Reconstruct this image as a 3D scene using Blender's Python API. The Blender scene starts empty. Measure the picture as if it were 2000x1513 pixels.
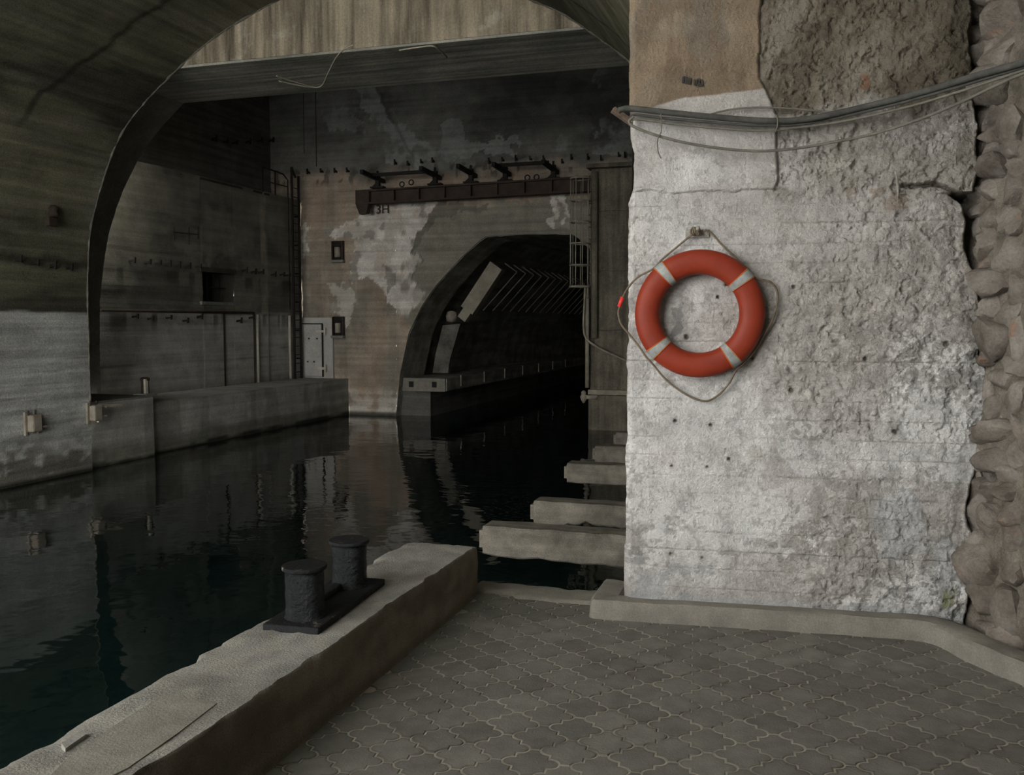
import bpy, bmesh, math, random
import numpy as np
from mathutils import Vector, Matrix, noise as mnoise

random.seed(7)
S = bpy.context.scene
C = S.collection
PI = math.pi

# ------------------------------------------------------------------ camera
FPX, IW, IH = 1800.0, 2000, 1513
HZ, VX = 630.0, 1565.0
CAM = np.array([0.0, 0.0, 1.68])
PITCH = math.atan((IH / 2 - HZ) / FPX)
YAW = math.atan((VX - 1000) / math.hypot(FPX, IH / 2 - HZ))
cd = bpy.data.cameras.new('camera')
cd.sensor_fit = 'HORIZONTAL'; cd.sensor_width = 36.0; cd.lens = FPX / IW * 36.0
cd.clip_start = 0.05; cd.clip_end = 300
co = bpy.data.objects.new('camera', cd); C.objects.link(co)
co.location = CAM; co.rotation_euler = (PI / 2 - PITCH, 0, YAW)
S.camera = co
# ------------------------------------------------------------------ daylight and exposure
w = bpy.data.worlds.new('overcast_sky'); S.world = w; w.use_nodes = True
bgn = w.node_tree.nodes['Background']
bgn.inputs['Color'].default_value = (1.0, 0.975, 0.93, 1); bgn.inputs['Strength'].default_value = 6.0
S.view_settings.view_transform = 'Standard'; S.view_settings.look = 'None'
S.view_settings.exposure = 0.22; S.view_settings.gamma = 1.0; S.view_settings.use_curve_mapping = False
MOUTH = -3.0        # the gallery opens to daylight behind the photographer

# ------------------------------------------------------------------ measuring helpers (photo point -> point on a real plane)
FW = np.array([-math.sin(YAW) * math.cos(PITCH), math.cos(YAW) * math.cos(PITCH), -math.sin(PITCH)])
RT = np.array([math.cos(YAW), math.sin(YAW), 0.0]); UP = np.cross(RT, FW)
def ray(x, y): return FW + RT * (x - 1000) / FPX - UP * (y - IH / 2) / FPX
def atz(x, y, z): d = ray(x, y); return CAM + d * (z - CAM[2]) / d[2]
def aty(x, y, Y): d = ray(x, y); return CAM + d * (Y / d[1])
def atx(x, y, X): d = ray(x, y); return CAM + d * (X / d[0])
PA = math.radians(6.0)
PE = np.array([math.cos(PA), math.sin(PA), 0.0]); PN = np.array([math.sin(PA), -math.cos(PA), 0.0])
PO = np.array([-0.94, 5.163, 0.0])
def pier(x, y, off=0.0):
    d = ray(x, y); t = ((PO + PN * off - CAM) @ PN) / (d @ PN); return CAM + d * t
def pier_uz(x, y):
    p = pier(x, y); return float((p - PO) @ PE), float(p[2])
def pp(u, z, off=0.0): return PO + PE * u + PN * off + np.array([0, 0, z])

# ------------------------------------------------------------------ noise
_rng = np.random.RandomState(11)
_LAT = _rng.rand(512, 512)
def vn(x, y, s=0):
    x = np.asarray(x, float) + s * 17.31; y = np.asarray(y, float) + s * 9.77
    xi = np.floor(x).astype(int); yi = np.floor(y).astype(int)
    fx = x - xi; fy = y - yi
    fx = fx * fx * (3 - 2 * fx); fy = fy * fy * (3 - 2 * fy)
    a = _LAT[xi % 512, yi % 512]; b = _LAT[(xi + 1) % 512, yi % 512]
    c = _LAT[xi % 512, (yi + 1) % 512]; d = _LAT[(xi + 1) % 512, (yi + 1) % 512]
    return (a * (1 - fx) + b * fx) * (1 - fy) + (c * (1 - fx) + d * fx) * fy
def fbm(x, y, o=5, s=0, g=0.5):
    t = 0; a = 1.0; n = 0
    for k in range(o):
        t = t + a * vn(np.asarray(x) * 2 ** k, np.asarray(y) * 2 ** k, s + k * 3.7); n += a; a *= g
    return t / n
def sst(a, b, x):
    t = np.clip((x - a) / (b - a), 0, 1); return t * t * (3 - 2 * t)
def inpoly(U, V, poly):
    r = np.zeros(U.shape, bool); n = len(poly)
    for i in range(n):
        x0, y0 = poly[i]; x1, y1 = poly[(i + 1) % n]
        if y0 == y1: continue
        c = ((y0 > V) != (y1 > V)) & (U < (x1 - x0) * (V - y0) / (y1 - y0) + x0)
        r ^= c
    return r.astype(float)
def lay(col, m, c):
    m = np.clip(m, 0, 1)[..., None]; return col * (1 - m) + np.array(c) * m

# ------------------------------------------------------------------ object helpers
def link(o, parent=None):
    C.objects.link(o)
    if parent is not None: o.parent = parent
    return o
def tag(o, label=None, cat=None, group=None, kind=None):
    if label: o['label'] = label
    if cat: o['category'] = cat
    if group: o['group'] = group
    if kind: o['kind'] = kind
    return o
def thing(name, label, cat, loc=(0, 0, 0), group=None, rot=(0, 0, 0)):
    o = bpy.data.objects.new(name, None); o.empty_display_size = 0.1
    o.location = loc; o.rotation_euler = rot
    link(o); tag(o, label, cat, group); return o
class MB:
    def __init__(s): s.v = []; s.f = []
    def add(s, vs, fs):
        b = len(s.v); s.v += [tuple(map(float, v)) for v in vs]; s.f += [tuple(i + b for i in f) for f in fs]; return s
    def box(s, c, d, rz=0.0, M=None):
        hx, hy, hz = d[0] / 2, d[1] / 2, d[2] / 2; cs, sn = math.cos(rz), math.sin(rz); vs = []
        for z in (-hz, hz):
            for x, y in ((-hx, -hy), (hx, -hy), (hx, hy), (-hx, hy)):
                if M is not None:
                    q = M @ Vector((x, y, z)); vs.append((c[0] + q.x, c[1] + q.y, c[2] + q.z))
                else: vs.append((c[0] + x * cs - y * sn, c[1] + x * sn + y * cs, c[2] + z))
        return s.add(vs, [(3, 2, 1, 0), (4, 5, 6, 7), (0, 1, 5, 4), (1, 2, 6, 5), (2, 3, 7, 6), (3, 0, 4, 7)])
    def cbox(s, c, d, b=0.01, rz=0.0):          # box with chamfered edges
        hx, hy, hz = d[0] / 2, d[1] / 2, d[2] / 2; cs, sn = math.cos(rz), math.sin(rz)
        bm = bmesh.new(); bmesh.ops.create_cube(bm, size=1.0)
        for v in bm.verts: v.co = Vector((v.co.x * d[0], v.co.y * d[1], v.co.z * d[2]))
        bmesh.ops.bevel(bm, geom=bm.edges[:], offset=b, segments=2, affect='EDGES', profile=0.5)
        bm.verts.index_update()
        vs = [(c[0] + v.co.x * cs - v.co.y * sn, c[1] + v.co.x * sn + v.co.y * cs, c[2] + v.co.z) for v in bm.verts]
        fs = [tuple(v.index for v in f.verts) for f in bm.faces]; bm.free()
        return s.add(vs, fs)
    def bar(s, a, b, wd, ht, up=(0, 0, 1)):     # rectangular bar from a to b
        a = Vector(a); b = Vector(b); d = (b - a); L = d.length; d.normalize()
        u = Vector(up); r = d.cross(u)
        if r.length < 1e-4: r = d.cross(Vector((1, 0, 0)))
        r.normalize(); u = r.cross(d); vs = []
        for p in (a, b):
            for i, j in ((-1, -1), (1, -1), (1, 1), (-1, 1)): vs.append(p + r * (i * wd / 2) + u * (j * ht / 2))
        return s.add(vs, [(0, 1, 2, 3), (7, 6, 5, 4), (0, 4, 5, 1), (1, 5, 6, 2), (2, 6, 7, 3), (3, 7, 4, 0)])
    def tube(s, pts, r, n=8, closed=False, caps=True):
        pts = [Vector(p) for p in pts]; m = len(pts); rings = []; nrm = None
        for i, p in enumerate(pts):
            if closed: t = pts[(i + 1) % m] - pts[i - 1]
            else: t = pts[min(i + 1, m - 1)] - pts[max(i - 1, 0)]
            t.normalize()
            if nrm is None:
                nrm = t.cross(Vector((0, 0, 1)))
                if nrm.length < 1e-3: nrm = t.cross(Vector((1, 0, 0)))
            nrm = nrm - t * nrm.dot(t); nrm.normalize(); bn = t.cross(nrm)
            rr = r[i] if isinstance(r, (list, tuple)) else r
            rings.append([p + nrm * (math.cos(2 * PI * k / n) * rr) + bn * (math.sin(2 * PI * k / n) * rr) for k in range(n)])
        vs = [v for g in rings for v in g]; fs = []
        for i in range(m if closed else m - 1):
            j = (i + 1) % m
            for k in range(n): fs.append((i * n + k, i * n + (k + 1) % n, j * n + (k + 1) % n, j * n + k))
        if caps and not closed: fs += [tuple(range(n - 1, -1, -1)), tuple((m - 1) * n + k for k in range(n))]
        return s.add(vs, fs)
    def lathe(s, c, prof, n=24):                # profile (radius, z) about a vertical axis
        vs = []; fs = []; m = len(prof)
        for r, z in prof:
            for k in range(n): vs.append((c[0] + r * math.cos(2 * PI * k / n), c[1] + r * math.sin(2 * PI * k / n), c[2] + z))
        for i in range(m - 1):
            for k in range(n): fs.append((i * n + k, i * n + (k + 1) % n, (i + 1) * n + (k + 1) % n, (i + 1) * n + k))
        fs += [tuple(range(n - 1, -1, -1)), tuple((m - 1) * n + k for k in range(n))]
        return s.add(vs, fs)
    def prism(s, poly, ax, a0, a1):             # 2D polygon extruded along axis ax (0,1,2)
        def p3(p, a): return {0: (a, p[0], p[1]), 1: (p[0], a, p[1]), 2: (p[0], p[1], a)}[ax]
        n = len(poly); vs = [p3(p, a0) for p in poly] + [p3(p, a1) for p in poly]
        fs = [tuple(range(n)), tuple(range(2 * n - 1, n - 1, -1))] + [(i, i + n, (i + 1) % n + n, (i + 1) % n) for i in range(n)]
        return s.add(vs, fs)
    def build(s, name, m, parent=None, smooth=False, origin=None):
        me = bpy.data.meshes.new(name)
        vs = s.v
        if origin is not None: vs = [(v[0] - origin[0], v[1] - origin[1], v[2] - origin[2]) for v in vs]
        me.from_pydata(vs, [], s.f); me.update()
        bm = bmesh.new(); bm.from_mesh(me); bmesh.ops.recalc_face_normals(bm, faces=bm.faces); bm.to_mesh(me); bm.free()
        me.materials.append(m)
        if smooth: me.shade_smooth()
        o = bpy.data.objects.new(name, me)
        if origin is not None: o.location = origin
        return link(o, parent)
def grid(name, P, m, parent=None, col=None, smooth=True, flip=False, keep=None):
    """P: (n,m,3) array of points, col: (n,m,3) colours"""
    n, k = P.shape[:2]
    i = np.arange((n - 1) * (k - 1)); a = (i // (k - 1)) * k + i % (k - 1)
    q = np.stack([a, a + 1, a + k + 1, a + k], 1)
    if flip: q = q[:, ::-1]
    if keep is not None: q = q[keep.reshape(-1)]
    me = bpy.data.meshes.new(name)
    me.vertices.add(n * k); me.vertices.foreach_set('co', P.reshape(-1).astype(np.float32))
    me.loops.add(q.size); me.loops.foreach_set('vertex_index', q.reshape(-1).astype(np.int32))
    me.polygons.add(len(q)); me.polygons.foreach_set('loop_start', np.arange(0, q.size, 4).astype(np.int32))
    me.update(calc_edges=True)
    if col is not None:
        at = me.color_attributes.new('wear', 'FLOAT_COLOR', 'POINT')
        cc = np.ones((n * k, 4), np.float32); cc[:, :3] = col.reshape(-1, 3); at.data.foreach_set('color', cc.reshape(-1))
    me.materials.append(m)
    if smooth: me.shade_smooth()
    o = bpy.data.objects.new(name, me)
    return link(o, parent)
def smooth_path(pts, k=6):
    pts = [np.array(p, float) for p in pts]; out = []
    for i in range(len(pts) - 1):
        p0 = pts[max(i - 1, 0)]; p1 = pts[i]; p2 = pts[i + 1]; p3 = pts[min(i + 2, len(pts) - 1)]
        for j in range(k):
            t = j / k
            out.append(0.5 * (2 * p1 + (p2 - p0) * t + (2 * p0 - 5 * p1 + 4 * p2 - p3) * t * t + (3 * p1 - p0 - 3 * p2 + p3) * t ** 3))
    out.append(pts[-1]); return out
def dup(root, loc=None, rot=None):
    r = root.copy(); C.objects.link(r)
    if loc is not None: r.location = loc
    if rot is not None: r.rotation_euler = rot
    for ch in list(root.children):
        c = ch.copy(); C.objects.link(c); c.parent = r
        for g in list(ch.children):
            d = g.copy(); C.objects.link(d); d.parent = c
    return r

# ------------------------------------------------------------------ materials
def mat(name, c0, c1=None, scale=3.0, rough=0.85, bump=0.3, bscale=30.0, boards=None, bstr=0.5, attr=False, fine=0.25,
        metal=0.0, obj=False, rnd=0.0, spec=0.3, streak=0.0, flake=None, coat=0.0, blotch=None):
    m = bpy.data.materials.new(name); m.use_nodes = True
    nt = m.node_tree; N = nt.nodes; L = nt.links; b = N['Principled BSDF']
    b.inputs['Roughness'].default_value = rough; b.inputs['Metallic'].default_value = metal
    b.inputs['Specular IOR Level'].default_value = spec
    tc = N.new('ShaderNodeTexCoord'); geo = N.new('ShaderNodeNewGeometry')
    co = tc.outputs['Object'] if obj else geo.outputs['Position']
    def mapped(sc):
        mp = N.new('ShaderNodeMapping'); mp.inputs['Scale'].default_value = sc; L.new(co, mp.inputs['Vector']); return mp.outputs['Vector']
    def noise(sc, det=6, vec=None, rg=0.6):
        n = N.new('ShaderNodeTexNoise'); n.inputs['Scale'].default_value = sc; n.inputs['Detail'].default_value = det
        n.inputs['Roughness'].default_value = rg; L.new(vec or co, n.inputs['Vector']); return n.outputs['Fac']
    def mapr(v, a, bb, c, d):
        r = N.new('ShaderNodeMapRange'); r.inputs[1].default_value = a; r.inputs[2].default_value = bb
        r.inputs[3].default_value = c; r.inputs[4].default_value = d; L.new(v, r.inputs[0]); return r.outputs[0]
    def mix(f, A, B, typ='MIX'):
        x = N.new('ShaderNodeMix'); x.data_type = 'RGBA'; x.blend_type = typ
        for s, v in ((x.inputs[0], f), (x.inputs[6], A), (x.inputs[7], B)):
            if hasattr(v, 'is_linked'): L.new(v, s)
            elif isinstance(v, (int, float)): s.default_value = v
            else: s.default_value = (*v, 1)
        return x.outputs[2]
    def math_(op, a, c):
        x = N.new('ShaderNodeMath'); x.operation = op
        for i, v in enumerate((a, c)):
            if hasattr(v, 'is_linked'): L.new(v, x.inputs[i])
            else: x.inputs[i].default_value = v
        return x.outputs[0]
    n1 = noise(scale, 8)
    if attr:
        at = N.new('ShaderNodeAttribute'); at.attribute_name = 'wear'; base = at.outputs['Color']
        base = mix(1.0, base, mapr(n1, 0.3, 0.7, 0.8, 1.2), 'MULTIPLY')
    else:
        base = mix(mapr(n1, 0.35, 0.65, 0, 1), c0, c1 or c0)
    if blotch:      # (colour, scale, threshold)
        base = mix(mapr(noise(blotch[1], 6), blotch[2], blotch[2] + 0.08, 0, 0.85), base, blotch[0])
    if streak:
        st = noise(1.0, 6, mapped((5, 5, 0.35))); base = mix(1.0, base, mapr(st, 0.35, 0.65, 1 - streak, 1 + streak * 0.6), 'MULTIPLY')
    if flake:       # chips of paint: (colour, scale, threshold)
        fl = noise(flake[1], 10, None, 0.7); base = mix(mapr(fl, flake[2], flake[2] + 0.04, 0, 0.8), base, flake[0])
    nf = noise(bscale * 2.5, 4)
    base = mix(1.0, base, mapr(nf, 0.25, 0.75, 1 - fine, 1 + fine), 'MULTIPLY')
    hgt = noise(bscale, 8, None, 0.65)
    if boards:
        bd = noise(1.0, 4, mapped(boards), 0.5)
        base = mix(1.0, base, mapr(bd, 0.3, 0.7, 1 - bstr * 0.5, 1 + bstr * 0.5), 'MULTIPLY')
        hgt = math_('ADD', math_('MULTIPLY', bd, 2.0), hgt)
    if rnd:
        oi = N.new('ShaderNodeObjectInfo'); base = mix(1.0, base, mapr(oi.outputs['Random'], 0, 1, 1 - rnd, 1 + rnd), 'MULTIPLY')
    L.new(base, b.inputs['Base Color'])
    if bump:
        bp = N.new('ShaderNodeBump'); bp.inputs['Strength'].default_value = bump; bp.inputs['Distance'].default_value = 0.02
        L.new(hgt, bp.inputs['Height']); L.new(bp.outputs['Normal'], b.inputs['Normal'])
    if coat: b.inputs['Coat Weight'].default_value = coat
    return m
M = {}
M['pier'] = mat('pier_plaster', (0.5,) * 3, attr=True, scale=6, bump=0.9, bscale=55, fine=0.18, rough=0.92, spec=0.15)
M['wallattr'] = mat('whitewashed_concrete', (0.5,) * 3, attr=True, scale=2.5, bump=0.4, bscale=14, fine=0.25, boards=(0.25, 0.25, 9), bstr=0.35, rough=0.93, spec=0.15)
M['vault'] = mat('vault_concrete', (0.5,) * 3, attr=True, scale=1.6, bump=0.9, bscale=17, fine=0.35, boards=(8, 0.35, 8), bstr=0.6, rough=0.95, spec=0.1)
M['lintel'] = mat('lintel_concrete', (0.50, 0.43, 0.32), (0.36, 0.31, 0.23), scale=1.2, bump=0.4, bscale=12, streak=0.7, fine=0.25, rough=0.95, spec=0.1, blotch=((0.60, 0.56, 0.45), 2.2, 0.57))
M['soffit'] = mat('soffit_concrete', (0.60, 0.585, 0.51), (0.36, 0.36, 0.32), scale=1.0, bump=0.5, bscale=10, boards=(0.25, 6, 6), bstr=0.8, rough=0.95, spec=0.1)
M['dark'] = mat('dark_concrete', (0.07, 0.07, 0.06), (0.035, 0.035, 0.032), scale=1.0, bump=0.5, bscale=8, rough=0.95, spec=0.1)  # near-black concrete for chamber ceiling, backs and reveals
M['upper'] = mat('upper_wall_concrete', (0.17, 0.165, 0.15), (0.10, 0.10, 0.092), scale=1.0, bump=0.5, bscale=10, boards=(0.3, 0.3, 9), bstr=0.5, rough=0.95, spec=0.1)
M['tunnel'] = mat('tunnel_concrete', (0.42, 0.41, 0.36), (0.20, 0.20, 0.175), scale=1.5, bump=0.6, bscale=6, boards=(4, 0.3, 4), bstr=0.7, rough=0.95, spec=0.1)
M['quay'] = mat('quay_concrete', (0.24, 0.24, 0.215), (0.17, 0.17, 0.15), scale=2, bump=0.4, bscale=14, rough=0.93, streak=0.25, spec=0.15)
M['parapet'] = mat('parapet_concrete', (0.5,) * 3, attr=True, scale=7, bump=0.9, bscale=90, fine=0.4, rough=0.93, spec=0.15)
M['plate'] = mat('render_patch', (0.27, 0.255, 0.22), (0.20, 0.188, 0.163), scale=9, bump=0.4, bscale=90, fine=0.25, rough=0.95, spec=0.1)
M['parchip'] = mat('parapet_chip', (0.30, 0.295, 0.27), (0.22, 0.215, 0.195), scale=12, bump=0.4, bscale=80, rough=0.95)
M['kerb'] = mat('kerb_concrete', (0.28, 0.263, 0.226), (0.20, 0.19, 0.167), scale=6, bump=0.35, bscale=50, fine=0.2, rough=0.93, spec=0.15)
M['tile'] = mat('paving_concrete', (0.125, 0.12, 0.105), (0.18, 0.174, 0.152), scale=9, bump=0.25, bscale=90, fine=0.16, rnd=0.14, rough=0.85, spec=0.25, blotch=((0.065, 0.06, 0.05), 4.5, 0.58))
M['joint'] = mat('joint_sand', (0.46, 0.425, 0.355), (0.30, 0.275, 0.225), scale=8, bump=0.4, bscale=120, fine=0.3, rough=0.95, spec=0.1)
M['stone'] = mat('rubble_stone', (0.29, 0.265, 0.235), (0.145, 0.125, 0.105), scale=5, bump=0.9, bscale=26, fine=0.2, rnd=0.2, rough=0.9, spec=0.2, blotch=((0.27, 0.17, 0.12), 7, 0.63))
M['mortar'] = mat('rubble_mortar', (0.24, 0.215, 0.18), (0.12, 0.108, 0.09), scale=10, bump=0.8, bscale=40, fine=0.3, rough=0.95, spec=0.1)
M['beam'] = mat('precast_beam', (0.20, 0.185, 0.155), (0.105, 0.098, 0.083), scale=5, bump=0.45, bscale=40, fine=0.3, rough=0.93, boards=(1.2, 12, 12), bstr=0.4, spec=0.15)
M['duct'] = mat('pale_duct', (0.46, 0.43, 0.345), (0.33, 0.305, 0.245), scale=3, bump=0.2, bscale=20, rough=0.85)
M['rust'] = mat('rusty_steel', (0.065, 0.045, 0.033), (0.035, 0.027, 0.022), scale=4, bump=0.3, bscale=30, rough=0.8, spec=0.3)
M['iron'] = mat('black_iron', (0.022, 0.020, 0.018), (0.012, 0.011, 0.01), scale=6, bump=0.3, bscale=30, rough=0.8)
M['gate'] = mat('gate_steel', (0.21, 0.19, 0.145), (0.11, 0.10, 0.08), scale=1.8, bump=0.35, bscale=12, fine=0.3, rough=0.85, streak=0.4)
M['pale'] = mat('pale_painted_steel', (0.62, 0.59, 0.50), (0.45, 0.42, 0.35), scale=5, bump=0.2, bscale=30, rough=0.8)
M['cage'] = mat('cage_steel', (0.38, 0.345, 0.28), (0.25, 0.22, 0.18), scale=5, bump=0.2, bscale=30, rough=0.75)
M['door'] = mat('white_steel_door', (0.52, 0.51, 0.48), (0.40, 0.39, 0.36), scale=2, bump=0.25, bscale=14, rough=0.7, flake=((0.16, 0.13, 0.10), 9, 0.68))
M['bollard'] = mat('black_bollard_paint', (0.004, 0.006, 0.007), (0.007, 0.0095, 0.011), scale=8, bump=0.8, bscale=42, rough=0.22, spec=0.26)
M['base'] = mat('bollard_base_paint', (0.016, 0.017, 0.019), (0.009, 0.0095, 0.011), scale=8, bump=0.7, bscale=55, rough=0.6, spec=0.2, blotch=((0.17, 0.155, 0.13), 16, 0.60))
M['buoy'] = mat('orange_buoy_cover', (0.285, 0.036, 0.013), (0.22, 0.028, 0.011), scale=5, bump=0.08, bscale=60, fine=0.06, rough=0.55, spec=0.3)
M['band'] = mat('grey_band_tape', (0.38, 0.40, 0.39), (0.22, 0.24, 0.235), scale=22, bump=0.2, bscale=70, fine=0.12, rough=0.6)
M['trim'] = mat('orange_band_edge', (0.50, 0.13, 0.025), scale=10, bump=0.05, rough=0.6, fine=0.1)
M['rope'] = mat('buoy_rope', (0.20, 0.165, 0.12), (0.13, 0.105, 0.075), scale=40, bump=0.3, bscale=150, rough=0.85)
M['red'] = mat('red_tape', (0.72, 0.05, 0.04), scale=10, bump=0.0, rough=0.5, fine=0.05)
M['cable'] = mat('dusty_cable', (0.055, 0.056, 0.054), (0.10, 0.10, 0.09), scale=14, bump=0.4, bscale=140, fine=0.35, rough=0.8)
M['cablel'] = mat('grey_cable', (0.14, 0.135, 0.115), (0.21, 0.20, 0.17), scale=14, bump=0.4, bscale=140, fine=0.3, rough=0.8)
M['wire'] = mat('thin_wire', (0.15, 0.14, 0.11), scale=14, bump=0.0, rough=0.8)
M['wood'] = mat('weathered_peg', (0.25, 0.19, 0.15), (0.15, 0.11, 0.085), scale=12, bump=0.4, bscale=60, rough=0.9)
M['whitelump'] = mat('limewashed_iron', (0.46, 0.44, 0.41), (0.30, 0.28, 0.25), scale=18, bump=0.6, bscale=70, rough=0.9)
M['stencil'] = mat('stencil_paint', (0.03, 0.03, 0.028), (0.06, 0.055, 0.05), scale=60, bump=0.0, rough=0.9)
def tile_mat():
    m = mat('paving_concrete', (0.145, 0.143, 0.124), (0.20, 0.197, 0.173), scale=9, bump=0.25, bscale=90, fine=0.16, rnd=0.16, rough=0.85, spec=0.25)
    nt = m.node_tree; N = nt.nodes; L = nt.links; b = N['Principled BSDF']; src = b.inputs['Base Color'].links[0].from_socket
    at = N.new('ShaderNodeAttribute'); at.attribute_name = 'wear'; oi = N.new('ShaderNodeObjectInfo'); geo = N.new('ShaderNodeNewGeometry')
    nz = N.new('ShaderNodeTexNoise'); nz.inputs['Scale'].default_value = 14; nz.inputs['Detail'].default_value = 6; L.new(geo.outputs['Position'], nz.inputs['Vector'])
    big = N.new('ShaderNodeTexNoise'); big.inputs['Scale'].default_value = 2.2; big.inputs['Detail'].default_value = 3; L.new(geo.outputs['Position'], big.inputs['Vector'])
    a = N.new('ShaderNodeMath'); a.operation = 'MULTIPLY_ADD'; L.new(nz.outputs['Fac'], a.inputs[0]); a.inputs[1].default_value = 1.2; L.new(at.outputs['Fac'], a.inputs[2])
    r = N.new('ShaderNodeMapRange'); r.inputs[1].default_value = 1.15; r.inputs[2].default_value = 1.6; L.new(a.outputs[0], r.inputs[0])
    k = N.new('ShaderNodeMapRange'); k.inputs[1].default_value = 0.40; k.inputs[2].default_value = 0.62; k.inputs[3].default_value = 0.10; k.inputs[4].default_value = 0.60; L.new(big.outputs['Fac'], k.inputs[0])
    p = N.new('ShaderNodeMath'); p.operation = 'MULTIPLY'; L.new(r.outputs[0], p.inputs[0]); L.new(k.outputs[0], p.inputs[1])
    x = N.new('ShaderNodeMix'); x.data_type = 'RGBA'; L.new(p.outputs[0], x.inputs[0]); L.new(src, x.inputs[6]); x.inputs[7].default_value = (0.055, 0.05, 0.04, 1)
    L.new(x.outputs[2], b.inputs['Base Color']); return m
M['tile'] = tile_mat()
def water_mat():
    m = bpy.data.materials.new('harbour_water'); m.use_nodes = True; nt = m.node_tree; N = nt.nodes; L = nt.links
    b = N['Principled BSDF']; b.inputs['Base Color'].default_value = (0.0032, 0.0105, 0.0105, 1)
    b.inputs['Roughness'].default_value = 0.03; b.inputs['IOR'].default_value = 1.33; b.inputs['Specular IOR Level'].default_value = 0.5
    geo = N.new('ShaderNodeNewGeometry')
    def nz(sc, mp):
        q = N.new('ShaderNodeMapping'); q.inputs['Scale'].default_value = mp; L.new(geo.outputs['Position'], q.inputs['Vector'])
        n = N.new('ShaderNodeTexNoise'); n.inputs['Scale'].default_value = sc; n.inputs['Detail'].default_value = 3
        L.new(q.outputs['Vector'], n.inputs['Vector']); return n.outputs['Fac']
    a = nz(0.9, (1, 1.0, 1)); c = nz(3.2, (0.8, 1.3, 1)); k = nz(0.25, (1, 1, 1))
    mul = N.new('ShaderNodeMath'); mul.operation = 'MULTIPLY'; L.new(c, mul.inputs[0])
    rp = N.new('ShaderNodeMapRange'); rp.inputs[1].default_value = 0.45; rp.inputs[2].default_value = 0.65; rp.inputs[3].default_value = 0.05; rp.inputs[4].default_value = 0.45
    L.new(k, rp.inputs[0]); L.new(rp.outputs[0], mul.inputs[1])
    ad = N.new('ShaderNodeMath'); ad.operation = 'ADD'; L.new(a, ad.inputs[0]); L.new(mul.outputs[0], ad.inputs[1])
    bp = N.new('ShaderNodeBump'); bp.inputs['Strength'].default_value = 0.12; bp.inputs['Distance'].default_value = 0.12
    L.new(ad.outputs[0], bp.inputs['Height']); L.new(bp.outputs['Normal'], b.inputs['Normal'])
    return m
M['water'] = water_mat()

WATER = -1.1
ARCH = 14.1; BACK = 25.1; GAL = 5.16      # arch end of the near vault, far wall, plane of the pier front
# =================================================================== SETTING
o = MB().box((-0.05, -2.6, 3.6), (3.6, 0.3, 7.4)).build('added_wall_rear', M['quay']); tag(o, 'unseen concrete wall added behind the camera to keep daylight to the canal side', kind='structure')  # unseen wall added to shut out daylight on the gallery side
# ---- water
o = MB().add([(-14, -40, WATER), (-0.9, -40, WATER), (-0.9, 62, WATER), (-14, 62, WATER)], [(0, 1, 2, 3)]).build('water', M['water'])
tag(o, 'dark green rippled water filling the canal', 'water', kind='stuff')

# ---- near left canal wall and vault
LEFT = [(-12.72, -1.6), (-12.72, 0.14), (-12.71, 1.97), (-12.68, 2.63), (-12.65, 3.01), (-12.57, 3.49), (-12.40, 3.98), (-12.20, 4.46), (-11.99, 4.87),
        (-11.72, 5.24), (-11.38, 5.56), (-11.06, 5.82), (-10.84, 5.98), (-10.50, 6.22), (-10.05, 6.50), (-9.49, 6.78), (-8.56, 7.12), (-7.7, 7.32), (-6.92, 7.38)]
RIGHT = [(-6.92, 7.38), (-6.1, 7.32), (-5.2, 7.1), (-4.1, 6.67), (-3.61, 6.43), (-3.44, 6.31), (-3.11, 6.07), (-2.6, 5.65), (-2.15, 5.2), (-1.75, 4.7), (-1.38, 4.25), (-1.06, 3.88), (-0.95, 3.62), (-0.93, 3.3), (-0.93, 3.0)]
def dense(prof, step):
    p = np.array(smooth_path([np.array(q) for q in prof], 8)); s = np.r_[0, np.cumsum(np.hypot(*np.diff(p, axis=0).T))]
    t = np.linspace(0, s[-1], max(2, int(s[-1] / step))); return np.stack([np.interp(t, s, p[:, 0]), np.interp(t, s, p[:, 1])], 1), t
def sweep(name, prof, y0, y1, m, step=0.06, ystep=0.08, amp=0.012, colf=None, flip=False, parent=None, kind='structure', seed=0):
    pr, t = dense(prof, step); ys = np.linspace(y0, y1, max(2, int(abs(y1 - y0) / ystep)))
    tg = np.gradient(pr, axis=0); nn = np.stack([tg[:, 1], -tg[:, 0]], 1); nn /= np.linalg.norm(nn, axis=1)[:, None]
    T, Y = np.meshgrid(t, ys, indexing='ij')
    d = (fbm(T * 1.6, Y * 0.5, 4, seed) - 0.5) * amp * 2 + (fbm(T * 9, Y * 3, 3, seed + 5) - 0.5) * amp
    # form-board steps
    bi = np.floor(T / 0.16); d = d + (vn(bi * 3.3, bi * 0 + np.floor(Y / 2.4 + bi * 0.37) * 1.7, seed + 9) - 0.5) * amp * 1.2
    P = np.zeros(T.shape + (3,)); P[..., 0] = pr[:, 0][:, None] + nn[:, 0][:, None] * d; P[..., 2] = pr[:, 1][:, None] + nn[:, 1][:, None] * d; P[..., 1] = Y
    cl = colf(P, T, Y) if colf else None
    o = grid(name, P, m, parent, cl, flip=flip)
    if parent is None: tag(o, kind=kind)
    return o
OL = (0.17, 0.165, 0.115)
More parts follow.
